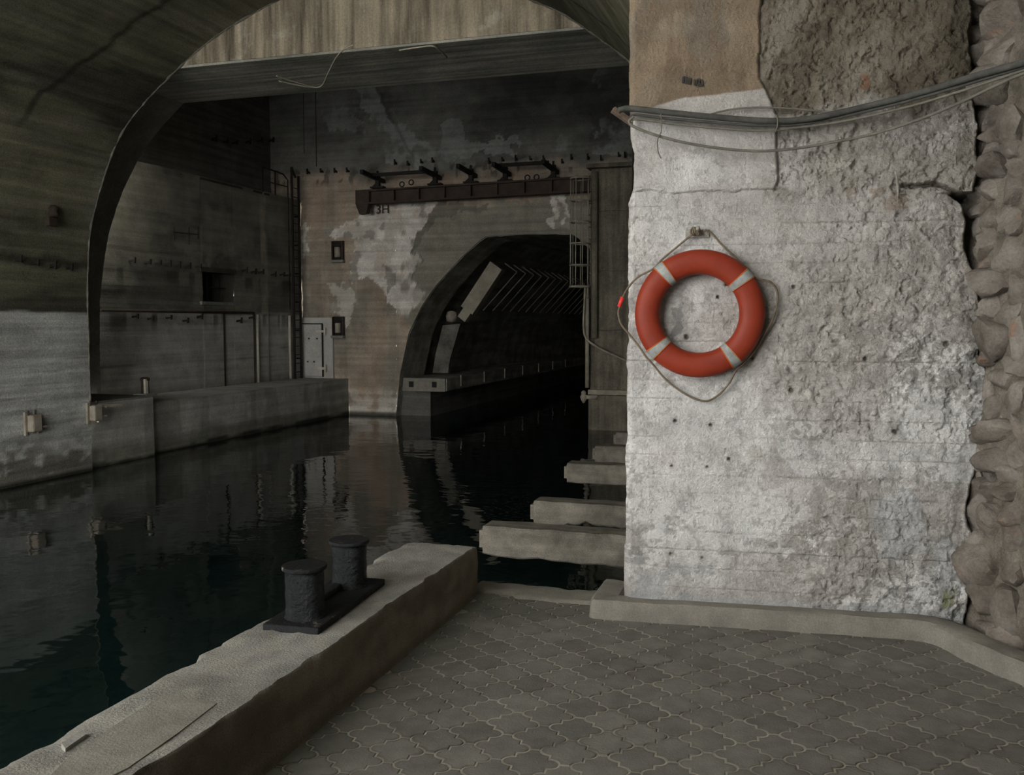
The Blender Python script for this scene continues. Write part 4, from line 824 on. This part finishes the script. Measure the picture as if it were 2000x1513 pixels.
# ---- cables
def coff(x): return 0.075 + 0.68 * float(sst(1620, 2060, x)) ** 1.1
def cable(name, pts, r, m, lab, doff=0.0):
    ps = smooth_path([pier(x, y, coff(x) + doff) for x, y in pts], 6)
    o = MB().tube(ps, r, 8).build(name, m, None, True); tag(o, lab, 'cable', 'cables slung along the pier'); return o
cable('power_cable', [(1208, 216), (1222, 212), (1245, 213), (1300, 219), (1400, 229), (1500, 236), (1580, 232), (1700, 206), (1800, 180), (1900, 150), (2000, 122), (2120, 88)], 0.0165, M['cable'], 'thickest black cable, topmost of the bundle across the pier', 0.012)
cable('cable', [(1238, 231), (1232, 227), (1245, 224), (1290, 230), (1380, 238), (1460, 244), (1540, 245), (1620, 233), (1740, 206), (1860, 173), (2000, 131), (2120, 96)], 0.0075, M['cable'], 'dark cable running just beneath the thickest one')
cable('cable', [(1236, 238), (1231, 234), (1250, 233), (1310, 241), (1400, 250), (1480, 255), (1550, 250), (1640, 238), (1760, 212), (1880, 177), (2000, 137), (2120, 102)], 0.0065, M['cablel'], 'pale grey cable below the dark cables, above the sagging one', 0.006)
cable('cable', [(1238, 228), (1229, 236), (1236, 246), (1275, 262), (1340, 279), (1410, 290), (1480, 295), (1545, 291), (1620, 279), (1700, 263), (1790, 235), (1880, 198), (1960, 160), (2010, 140), (2120, 108)], 0.0075, M['cablel'], 'pale cable sagging lowest of the bundle on the pier', 0.01)
cable('cable', [(1385, 224), (1410, 217), (1450, 211), (1510, 210), (1570, 214), (1630, 219), (1690, 213), (1780, 194), (1880, 164), (2000, 128), (2120, 94)], 0.005, M['cablel'], 'thin cable arching above the thickest black one', -0.03)
for lab, pts, r in (('bent tie wire hanging left of the bundle near the pier corner', [(1291, 222), (1292, 240), (1291, 258), (1285, 270), (1284, 285), (1286, 298), (1291, 309)], 0.0032), ('tie wire looped round the cables above the plaster crack', [(1517, 224), (1519, 236), (1518, 248), (1514, 258)], 0.004)):
    o = MB().tube(smooth_path([pier(x, y, 0.10) for x, y in pts], 4), r, 6).build('tie_wire', M['wire'], None, True); tag(o, lab, 'wire')
a_ = pier(1248, 250, -0.03); b_ = pier(1197, 214, 0.03); o = MB().bar(a_, b_, 0.035, 0.03).build('cable_peg', M['wood']); tag(o, 'short weathered peg holding the cables at the pier corner', 'peg')
o = MB().tube(smooth_path([pier(1749, 334, 0.045), pier(1752, 350, 0.05), pier(1754, 372, 0.04), pier(1754, 388, -0.01)], 4), 0.0062, 7).build('bent_rod', M['whitelump'], None, True); tag(o, 'short bent steel rod sticking out of the pier plaster', 'rod')
# stencil marks on the bare concrete
mk = thing('stencil_mark', 'two small smudged black stencil marks on the bare pier concrete', 'marking', tuple(map(float, pp(*pier_uz(1352, 160), 0.018))))
def stroke(pts, wd):
    q = [np.array(pier(x, y, 0.019)) - np.array(mk.location) for x, y in pts]; mb_ = MB()
    for a, b in zip(q, q[1:]): mb_.bar(a, b, 0.003, wd, up=(0, 0, 1) if abs((b - a)[2]) < abs((b - a)[0]) else (1, 0, 0))
    return mb_
for pts, wd in [([(1335, 149), (1333, 162)], 0.012), ([(1340, 150), (1339, 163)], 0.010), ([(1336, 150), (1341, 151)], 0.008), ([(1343, 152), (1344, 164)], 0.008), ([(1348, 152), (1347, 165)], 0.010), ([(1343, 157), (1348, 158)], 0.012), ([(1337, 160), (1346, 163)], 0.008)]: stroke(pts, wd).build('left_glyph_stroke', M['stencil'], mk)
for pts, wd in [([(1356, 155), (1356.5, 167)], 0.007), ([(1361, 155), (1360, 166)], 0.008), ([(1361, 155), (1367, 155)], 0.008), ([(1366, 156), (1365, 163), (1362, 167)], 0.008), ([(1365, 162), (1369, 167)], 0.007), ([(1371, 155), (1372, 167)], 0.008), ([(1362, 168), (1371, 168)], 0.006)]: stroke(pts, wd).build('right_glyph_stroke', M['stencil'], mk)

# ---- gantry beam over the tunnel
GY = 24.62
gb = thing('gantry_beam', 'rusty brown steel runway beam above the tunnel mouth', 'steel beam', (-8.9, GY, 5.2))
def gl_(m): return m
zL, zR = 5.305, 5.40
for nm, dz, ht, dp in (('web', 0.0, 0.36, 0.06), ('top_flange', 0.18, 0.05, 0.30), ('bottom_flange', -0.18, 0.05, 0.30)):
    MB().bar((-3.52, 0, zL - 5.2 + dz), (3.5, 0, zR - 5.2 + dz), dp, ht).build(nm, M['rust'], gb)
MB().prism([(-3.54, 0.29), (-3.12, 0.29), (-3.12, -0.06), (-3.20, -0.36), (-3.42, -0.38), (-3.54, -0.08)], 1, -0.12, 0.08).build('end_bracket', M['rust'], gb)
for k in range(9): MB().box((-3.1 + k * 0.78, -0.10, zL - 5.2 + (zR - zL) * k / 9), (0.03, 0.13, 0.32)).build('stiffener', M['rust'], gb)
BR = [((738, 366), (704, 338), 'leftmost'), ((850, 360), (810, 331), 'second from left'), ((920, 356), (884, 327), 'middle'), ((987, 353), (961, 324), 'fourth from left'), ((1081, 349), (1063, 317), 'rightmost')]
for (p0, p1, wh) in BR:
    base = aty(p0[0], p0[1], GY); tz = base[2] + 0.34; 
    br = thing('iron_bracket', 'black iron bracket arm standing on the runway beam, %s of five' % wh, 'bracket', tuple(map(float, base)), 'bracket arms on the runway beam')
    MB().box((0, 0, 0.17), (0.12, 0.12, 0.40)).build('post', M['iron'], br)
    MB().bar((0.02, 0.35, 0.22), (-0.02, -1.0, 0.30), 0.10, 0.11).build('arm', M['iron'], br)
    MB().bar((-0.16, 0, 0.0), (0.02, 0, 0.16), 0.06, 0.06).build('brace', M['iron'], br)
    MB().cbox((0.0, 0, 0.0), (0.42, 0.2, 0.05), 0.01).build('foot', M['iron'], br)
    MB().box((0.0, -0.02, 0.40), (0.05, 0.05, 0.14)).build('stub', M['iron'], br)
for a, b, lab in ((aty(724, 342, 24.2), aty(831, 335, 24.2), 'black iron rail carried by the two left bracket arms'), (aty(970, 323, 24.2), aty(1072, 317, 24.2), 'black iron rail carried by the two right bracket arms')):
    o = MB().bar(a, b, 0.08, 0.09).build('iron_rail', M['iron']); tag(o, lab, 'rail')
for k, (x, y) in enumerate([(785, 362), (803, 358), (1030, 349), (1048, 348)]):
    p = aty(x, y, GY); o = MB().tube([(p[0] + 0.07 * math.cos(t), p[1], p[2] + 0.03 + 0.07 * math.sin(t)) for t in np.linspace(0, PI * 2, 13)], 0.018, 6).build('shackle', M['iron'], None, True)
    tag(o, ['iron shackle ring on the runway beam, leftmost', 'iron shackle ring on the runway beam near the second bracket', 'iron shackle ring on the beam between the two right brackets', 'iron shackle ring on the beam nearest the rightmost bracket'][k], 'shackle')
# ---- sliding gate beside the tunnel
g0 = aty(1150, 760, 23.4); GX = float(g0[0]); gt = thing('sliding_gate', 'tall dark steel sliding gate parked right of the tunnel mouth', 'gate', (GX, 23.4, -1.5)); GW = 4.2
MB().box((GW / 2 + 0.02, 0.65, 3.55), (GW - 0.04, 1.2, 7.1)).build('body', M['gate'], gt)
zz_ = [aty(1190, y, 23.4)[2] + 1.5 for y in (762, 645, 529, 412, 325)]
for k in range(4):
    for j in range(2): MB().cbox((0.02 + GW * (0.25 + 0.5 * j), 0.045, (zz_[k] + zz_[k + 1]) / 2), (GW / 2 - 0.02, 0.05, zz_[k + 1] - zz_[k] - 0.02), 0.01).build('panel', M['gate'], gt)
MB().box((GW / 2, 0.0, zz_[0] - 0.05), (GW, 0.22, 0.12)).build('ledge', M['cage'], gt)
MB().box((GW / 2, 0.03, 0.65), (GW, 0.12, 1.3)).build('fender_plate', M['gate'], gt)
MB().box((GW / 2, 0.5, 7.14), (GW + 0.1, 1.5, 0.1)).build('top_plate', M['gate'], gt)
pa, pb = aty(1161, 335, 23.3), aty(1161, 660, 23.3); o = MB().tube([tuple(pb - np.array([GX, 23.4, -1.5])), tuple(pa - np.array([GX, 23.4, -1.5]))], 0.085, 14).build('guide_post', M['gate'], gt, True)
for (x, y, r) in ((1140, 775, 0.10), (1150, 858, 0.12)):
    p = aty(x, y, 23.3) - np.array([GX, 23.4, -1.5]); mb = MB(); mb.lathe(tuple(p), [(0.02, -0.16), (r * 0.6, -0.10), (r, 0), (r * 0.6, 0.07), (r * 0.7, 0.12), (0.03, 0.17)], 12); mb.bar(p, p + np.array([0.35, 0.05, 0]), 0.1, 0.1); mb.build('buffer', M['cage'], gt, True)
pa, pb = aty(1147, 560, 23.25), aty(1147, 757, 23.25); o = MB().tube([pb, pa], 0.055, 10).build('standpipe', M['cage'], None, True); tag(o, 'pale vertical pipe on the gate edge below the caged ladder', 'pipe')
cb_ = smooth_path([aty(x, y, 23.15) for x, y in ((1143, 560), (1141, 600), (1140, 640), (1146, 662), (1170, 680), (1200, 694), (1240, 712))], 5)
o = MB().tube(cb_, 0.028, 7).build('hanging_cable', M['cage'], None, True); tag(o, 'grey hose looping from the gate edge towards the pier', 'cable')
# caged ladder
c0 = aty(1134, 560, 23.2); c1 = aty(1134, 350, 23.2); cl_ = thing('cage_ladder', 'pale steel safety-cage ladder on the edge of the sliding gate', 'ladder', tuple(map(float, c0)))
hgt = float(c1[2] - c0[2]); rr = 0.25
for k in range(6):
    z = hgt * k / 5; MB().tube([(rr * math.cos(t), rr * 1.1 * math.sin(t) - 0.1, z) for t in np.linspace(0, 2 * PI, 20, endpoint=False)], 0.022 if k else 0.03, 6, closed=True).build('hoop', M['cage'], cl_, True)
for a in (100, 150, 180, 215, 260, 300): a = math.radians(a); MB().tube([(rr * math.cos(a), rr * 1.1 * math.sin(a) - 0.1, 0), (rr * math.cos(a), rr * 1.1 * math.sin(a) - 0.1, hgt)], 0.013, 6).build('upright', M['cage'], cl_, True)
for s in (-0.15, 0.15): MB().tube([(0.22, s, -0.3), (0.22, s, hgt + 0.1)], 0.018, 6).build('rail', M['cage'], cl_, True)
for k in range(9): MB().tube([(0.22, -0.15, k * hgt / 9), (0.22, 0.15, k * hgt / 9)], 0.012, 6).build('rung', M['cage'], cl_)
# ---- tunnel fittings
wk = thing('tunnel_walkway', 'concrete walkway slab along the left side of the tunnel', 'walkway', (-10.7, 25.4, 0))
MB().box((0, 17.5, -0.16), (1.45, 35.0, 0.36)).build('slab', M['tunnel'], wk)
MB().box((-0.30, 17.5, -0.9), (1.0, 35.0, 1.4)).build('wall', M['upper'], wk)
hb = MB().cbox((0, -0.03, -0.165), (1.40, 0.10, 0.40), 0.02).build('end_block', M['kerb'], wk)
for s in (-0.38, 0.36): MB().box((s, -0.085, -0.15), (0.15, 0.02, 0.17)).build('pocket', M['iron'], hb)
for k in range(7): MB().box((0.74, 1.2 + k * 2.2, -0.1), (0.05, 0.14, 0.34)).build('fender_strip', M['kerb'], wk)
vx = lambda x, y, Y: aty(x, y, Y)
sa, sb2 = vx(972, 519, 27.3), vx(915, 606, 27.3)
du = thing('vent_duct', 'pale box duct sloping down the tunnel haunch', 'duct', tuple(map(float, sa)))
d_ = Vector(tuple(sb2 - sa)); upv = Vector((d_.z, 0, -d_.x)).normalized()
MB().bar((0, 0, 0), d_, 0.35, 0.46, up=upv).build('duct_body', M['duct'], du)
MB().bar(d_ * 1.0 + Vector((0.05, 0, 0.05)), d_ * 1.2, 0.3, 0.3, up=upv).build('duct_boot', M['duct'], du)
pq = vx(882, 617, 27.0) - sa; MB().lathe(tuple(pq), [(0.03, -0.2), (0.16, -0.16), (0.18, 0), (0.14, 0.12), (0.05, 0.16)], 12).build('valve', M['cage'], du, True)
pn = [vx(x, y, 27.1) for x, y in ((866, 635), (900, 632), (880, 700), (876, 728), (846, 728), (852, 690))]
o = MB().prism([(p[0], p[2]) for p in pn], 1, 27.05, 27.2).build('wall_panel', mat('pale_panel', (0.24, 0.235, 0.20), (0.09, 0.087, 0.077), scale=1.6, bump=0.3, bscale=10)); tag(o, 'pale stained panel standing on the tunnel walkway', 'panel')
rb0, rt0 = vx(944, 606, 27.8), vx(1010, 531, 27.8); rk = vx(986, 514, 27.8)
rib = None
for k in range(17):
    yk = 27.8 + k * 0.95
    o = MB().bar(tuple(rb0 - rb0), tuple(rt0 - rb0), 0.03, 0.035).bar(tuple(rt0 - rb0), tuple(rk - rb0), 0.03, 0.035).build('steel_rib', M['gate']) if rib is None else rib.copy()
    if rib is None: rib = o
    else: C.objects.link(o)
    o.location = (rb0[0], yk, rb0[2]); tag(o, 'thin bent steel rib on the tunnel haunch, %s from the pale duct' % ORD[k], 'rib', 'row of steel ribs in the tunnel')

# ---- steel door on the far wall
dp = [aty(590, 738, BACK - 0.06), aty(652, 738, BACK - 0.06)]; dx0, dx1 = float(dp[0][0]), float(dp[1][0]); dh = 1.83; dw = dx1 - dx0
dr = bpy.data.objects.new('door_1', None); link(dr); dr.location = (dx0, BACK - 0.10, 0.0); tag(dr, 'white riveted steel door at the end of the far quay', kind='structure')
MB().box((dw / 2, 0.06, dh / 2), (dw, 0.12, dh)).build('door_frame', M['door'], dr)
lf = MB().cbox((dw * 0.36, -0.03, 0.84), (dw * 0.66, 0.08, 1.58), 0.02).build('door_leaf', M['door'], dr)
MB().box((dw * 0.70, -0.01, 0.84), (0.03, 0.10, 1.60)).build('gap_shadow', M['iron'], dr).name = 'door_gap_shade'  # black strip drawn as the shade in the gap beside the leaf
MB().box((dw * 0.36, -0.01, 1.65), (dw * 0.68, 0.10, 0.03)).build('door_gap_shade', M['iron'], dr)  # black strip standing for the shaded gap above the leaf
for z in (0.30, 1.42): MB().box((dw * 0.68, -0.09, z), (0.30, 0.06, 0.07)).tube([(dw * 0.80, -0.09, z - 0.11), (dw * 0.80, -0.09, z + 0.11)], 0.035, 8).build('hinge', M['pale'], dr)
for x, z in ((0.25, 0.5), (0.45, 0.5), (0.3, 1.2), (0.55, 1.2)): MB().cbox((dw * x, -0.08, z), (0.05, 0.03, 0.05), 0.008).build('rivet', M['rust'], lf)
# ---- recessed fairleads on the far wall
for (x, y, lab) in ((662, 491, 'upper rusty pulley block recessed in the far wall'), (663, 638, 'lower rusty pulley block recessed in the far wall beside the door')):
    p = aty(x, y, BACK); nb = thing('pulley_niche', lab, 'pulley', tuple(map(float, p)))
    MB().box((0, 0.0, 0), (0.36, 0.09, 0.62)).build('niche_back', M['iron'], nb)
    for s in (-1, 1): MB().box((s * 0.17, -0.06, 0), (0.04, 0.14, 0.60)).build('cheek', M['rust'], nb)
    MB().cbox((0, -0.08, -0.30), (0.42, 0.2, 0.08), 0.01).build('shelf', M['quay'], nb)
    MB().tube([(0, -0.09, -0.18), (0, -0.09, 0.12)], 0.09, 12).build('roller', M['cage'], nb, True)
    MB().box((0, -0.09, 0.18), (0.26, 0.05, 0.06)).build('crossbar', M['iron'], nb)
# ---- ladder on the side wall
lp = thing('wall_ladder', 'black iron ladder fixed to the chamber side wall by the corner', 'ladder', (LX + 0.16, 24.55, 0.0))
for s in (-0.19, 0.19): MB().bar((0, s, 0), (0, s, 6.05 if s > 0 else 6.25), 0.05, 0.06, up=(1, 0, 0)).build('stile', M['iron'], lp)
MB().bar((0, -0.19, 6.22), (-0.1, 0.19, 6.02), 0.05, 0.05).build('top_bar', M['iron'], lp)
for k in range(22): MB().tube([(0, -0.19, 0.2 + k * 0.26), (0, 0.19, 0.2 + k * 0.26)], 0.013, 6).build('rung', M['iron'], lp)
for k in range(6): MB().bar((-0.16, 0.19, 0.6 + k * 0.85), (0.0, 0.19, 0.6 + k * 0.85), 0.04, 0.04).build('standoff', M['iron'], lp)
rl = thing('landing_rail', 'thin iron guard rail on the wall top beside the ladder', 'railing', (LX, 23.1, 5.36))
rpts = [atx(512, 326, LX), atx(537, 334, LX), atx(553, 340, LX), atx(562, 352, LX)]
rloc = [tuple(p - np.array([LX, 23.1, 5.36])) for p in rpts]
MB().tube(rloc + [(rloc[-1][0], rloc[-1][1], -3.3)], 0.022, 6).build('top_rail', M['iron'], rl, True)
for q in rloc[:2]: MB().tube([(q[0], q[1], 0.0), q], 0.022, 6).build('post', M['iron'], rl, True)
MB().tube([(0, rloc[0][1], 0.33), (0, rloc[3][1], 0.33)], 0.014, 6).build('mid_rail', M['iron'], rl, True)
# ---- pipes on the side wall
for (x0, y0, x1, y1, r, m, lab) in [(437, 611, 442, 757, 0.022, 'iron', 'thin black conduit dropping down the limewashed side wall'), (496, 612, 499, 749, 0.022, 'rust', 'rusty thin conduit just left of the pale pipe'), (503, 614, 505, 747, 0.042, 'pale', 'pale vertical pipe in the middle of the limewashed side wall'), (524, 612, 526, 741, 0.02, 'quay', 'faint grey conduit between the two pale pipes'), (565, 616, 569, 739, 0.042, 'pale', 'pale vertical pipe left of the wall ladder')]:
    a, b = atx(x0, y0, LX + 0.06), atx(x1, y1, LX + 0.06); Yp = (a[1] + b[1]) / 2
    o = MB().tube([(LX + 0.05, Yp, 0.0), (LX + 0.05, Yp, a[2])], r, 8).build('conduit', M[m], None, True); tag(o, lab, 'pipe')
a, b = atx(196, 603, LX + 0.06), atx(496, 612, LX + 0.06); o = MB().tube([(LX + 0.06, a[1], 1.95), (LX + 0.06, b[1], 1.95)], 0.032, 8).build('conduit', M['rust'], None, True); tag(o, 'long horizontal conduit along the top of the limewash', 'pipe')
# ---- pegs / hooks
pegm = bpy.data.meshes.new('wall_peg'); tmp = MB().bar((0, 0, 0), (0.22, 0, 0.03), 0.05, 0.06).bar((0.2, 0, -0.06), (0.22, 0, 0.12), 0.05, 0.05).build('tmp', M['iron']); pegm = tmp.data; pegm.name = 'wall_peg'; bpy.data.objects.remove(tmp)
def pegs(pts, plane, lab, grp, rz, flip=False, sc=0.75):
    for i_, (x, y) in enumerate(pts):
        p = plane(x, y); o = bpy.data.objects.new('wall_peg', pegm); link(o); o.location = p; o.rotation_euler = (0, 0, rz); o.scale = (sc, sc, sc * random.uniform(0.8, 1.3)); tag(o, lab + ', %s from the left' % ORD[i_], 'peg', grp)
pegs([(413, 273), (435, 278), (454, 280), (480, 278), (503, 276), (525, 275), (545, 272), (567, 281)], lambda x, y: atx(x, y, -15.6), 'small black iron peg high on the dark upper side wall', 'pegs on the upper side wall', 0)
pegs([(252, 510), (283, 513), (303, 514), (322, 517), (341, 519), (361, 521), (382, 521), (473, 529), (490, 532), (505, 532), (529, 537), (546, 537), (557, 538)], lambda x, y: atx(x, y, LX), 'small black iron peg in the row level with the window head', 'pegs level with the side wall window', 0)
pegs([(258, 619), (288, 623), (324, 621), (357, 627), (385, 619), (462, 627), (486, 621)], lambda x, y: atx(x, y, LX), 'small dark cable hanger under the horizontal conduit', 'hangers under the conduit', 0)
pegs([(605, 338), (631, 336), (658, 336), (682, 335), (775, 320), (800, 322), (826, 318), (848, 316), (958, 318), (984, 314), (1010, 312), (1038, 312), (1064, 311), (1100, 318), (1118, 310), (1150, 310), (1176, 312), (1210, 305), (1222, 306)], lambda x, y: aty(x, y, BACK), 'small black iron peg in the row above the runway beam', 'pegs along the far wall', -PI / 2)
pegs([(28, 508), (62, 515), (96, 520), (128, 524)], lambda x, y: atx(x, y, -12.70), 'small dark iron hook at the springing of the near vault', 'hooks at the near vault springing', 0, sc=0.7)
for sx, (x, y) in enumerate(((340, 458), (368, 456), (386, 455))):
    pass
cr_ = thing('iron_cross_bar', 'thin iron bar with three uprights on the dark side wall', 'fitting', tuple(map(float, atx(365, 458, LX + 0.05))))
p0 = np.array(cr_.location)
MB().tube([tuple(atx(338, 453, LX + .05) - p0), tuple(atx(388, 458, LX + .05) - p0)], 0.012, 5).build('bar', M['iron'], cr_)
for (x, ya, yb) in ((340, 443, 470), (369, 444, 478), (387, 442, 466)): MB().tube([tuple(atx(x, ya, LX + .05) - p0), tuple(atx(x, yb, LX + .05) - p0)], 0.012, 5).build('upright', M['iron'], cr_)
# ---- brackets on near left wall
for (x, y, Xp, lab, big) in ((60, 826, -12.72, 'crusted fender bracket bolted low on the near limewashed wall', 0), (180, 806, -12.70, 'crusted fender bracket at the foot of the arch', 1)):
    p = atx(x, y, Xp); fb = thing('fender_bracket', lab, 'bracket', tuple(map(float, p)))
    MB().cbox((0.07, 0, 0), (0.18, 0.22, 0.30), 0.03).build('block', M['cage'], fb)
    MB().box((0.02, -0.14, 0.0), (0.05, 0.04, 0.40)).build('side_plate', M['cage'], fb)
    MB().box((0.02, 0.14, -0.02), (0.05, 0.04, 0.34)).build('side_plate', M['cage'], fb)
    for z in (-0.08, 0.09): MB().tube([(0.10, 0.1, z), (0.12, 0.24, z)], 0.022, 6).build('bolt', M['cage'], fb)
    for s in (-0.1, 0.05): MB().tube([(0.06, s, 0.14), (0.06, s, 0.23)], 0.014, 6).build('stud', M['rust'], fb)
    if big: MB().bar((0.08, 0.05, 0.13), (0.14, 0.62, 0.10), 0.06, 0.06).build('arm', M['cage'], fb)
p = atx(96, 424, -12.52); vb = thing('vault_insulator', 'dark insulator bracket on the near vault', 'bracket', tuple(map(float, p)))
MB().cbox((0.05, 0, -0.08), (0.10, 0.22, 0.16), 0.02).build('foot', M['rust'], vb); MB().lathe((0.10, 0, 0.0), [(0.07, 0), (0.10, 0.05), (0.06, 0.09), (0.09, 0.14), (0.05, 0.2)], 12).build('knob', M['rust'], vb, True)
# mooring post on the far block
p = atx(284, 776, -13.15); mp_ = thing('mooring_post', 'small stained mooring post on the far quay block', 'bollard', (float(p[0]), float(p[1]), 0.15))
MB().lathe((0, 0, 0), [(0.10, 0), (0.085, 0.05), (0.08, 0.30), (0.10, 0.33), (0.10, 0.37), (0.05, 0.39)], 14).build('post', M['rust'], mp_, True); MB().cbox((0, 0, 0.015), (0.34, 0.34, 0.06), 0.01).build('foot', M['kerb'], mp_)
MB().box((0.06, -0.05, 0.2), (0.05, 0.08, 0.3)).build('strap', M['pale'], mp_)
# ---- wires under the lintel
for pts, lab in (([(540, 148), (560, 155), (590, 164), (610, 170), (628, 168), (640, 145), (655, 115), (672, 96), (690, 88)], 'thin pale wire dangling under the left of the lintel'), ([(545, 158), (575, 165), (610, 171)], 'short loose end of thin wire under the lintel'), ([(780, 98), (820, 92), (845, 90), (858, 98), (873, 112)], 'thin wire on the lintel soffit near its middle')):
    o = MB().tube(smooth_path([atz(x, y, 6.13) for x, y in pts], 4), 0.014, 6).build('hanging_wire', mat('pale_wire', (0.6, 0.56, 0.45), bump=0), None, True); tag(o, lab, 'wire')
a, b = aty(617, 182, 16.9), aty(618, 325, 16.9); a[2] = 9.56; o = MB().tube([a, b], 0.009, 5).build('hanging_wire', M['iron'], None, True); tag(o, 'black wire hanging straight down behind the lintel, right one', 'wire')
a, b = aty(593, 190, 16.9), aty(594, 300, 16.9); a[2] = 9.56; o = MB().tube([a, b], 0.007, 5).build('hanging_wire', M['iron'], None, True); tag(o, 'faint black wire hanging behind the lintel, left one', 'wire')
# ---- painted writing at the end of the runway beam
cu = bpy.data.curves.new('wall_writing', 'FONT'); cu.body = '3H'; cu.size = 0.36; cu.extrude = 0.004
to = bpy.data.objects.new('tmp_text', cu); C.objects.link(to); dg = bpy.context.evaluated_depsgraph_get(); tm = bpy.data.meshes.new_from_object(to.evaluated_get(dg)); bpy.data.objects.remove(to)
tm.materials.clear(); tm.materials.append(M['rust']); o = bpy.data.objects.new('wall_writing', tm); link(o); o.location = aty(734, 417, BACK - 0.07); o.rotation_euler = (PI / 2, 0, 0); tag(o, 'faint hand-painted characters on the far wall under the runway beam', 'writing')
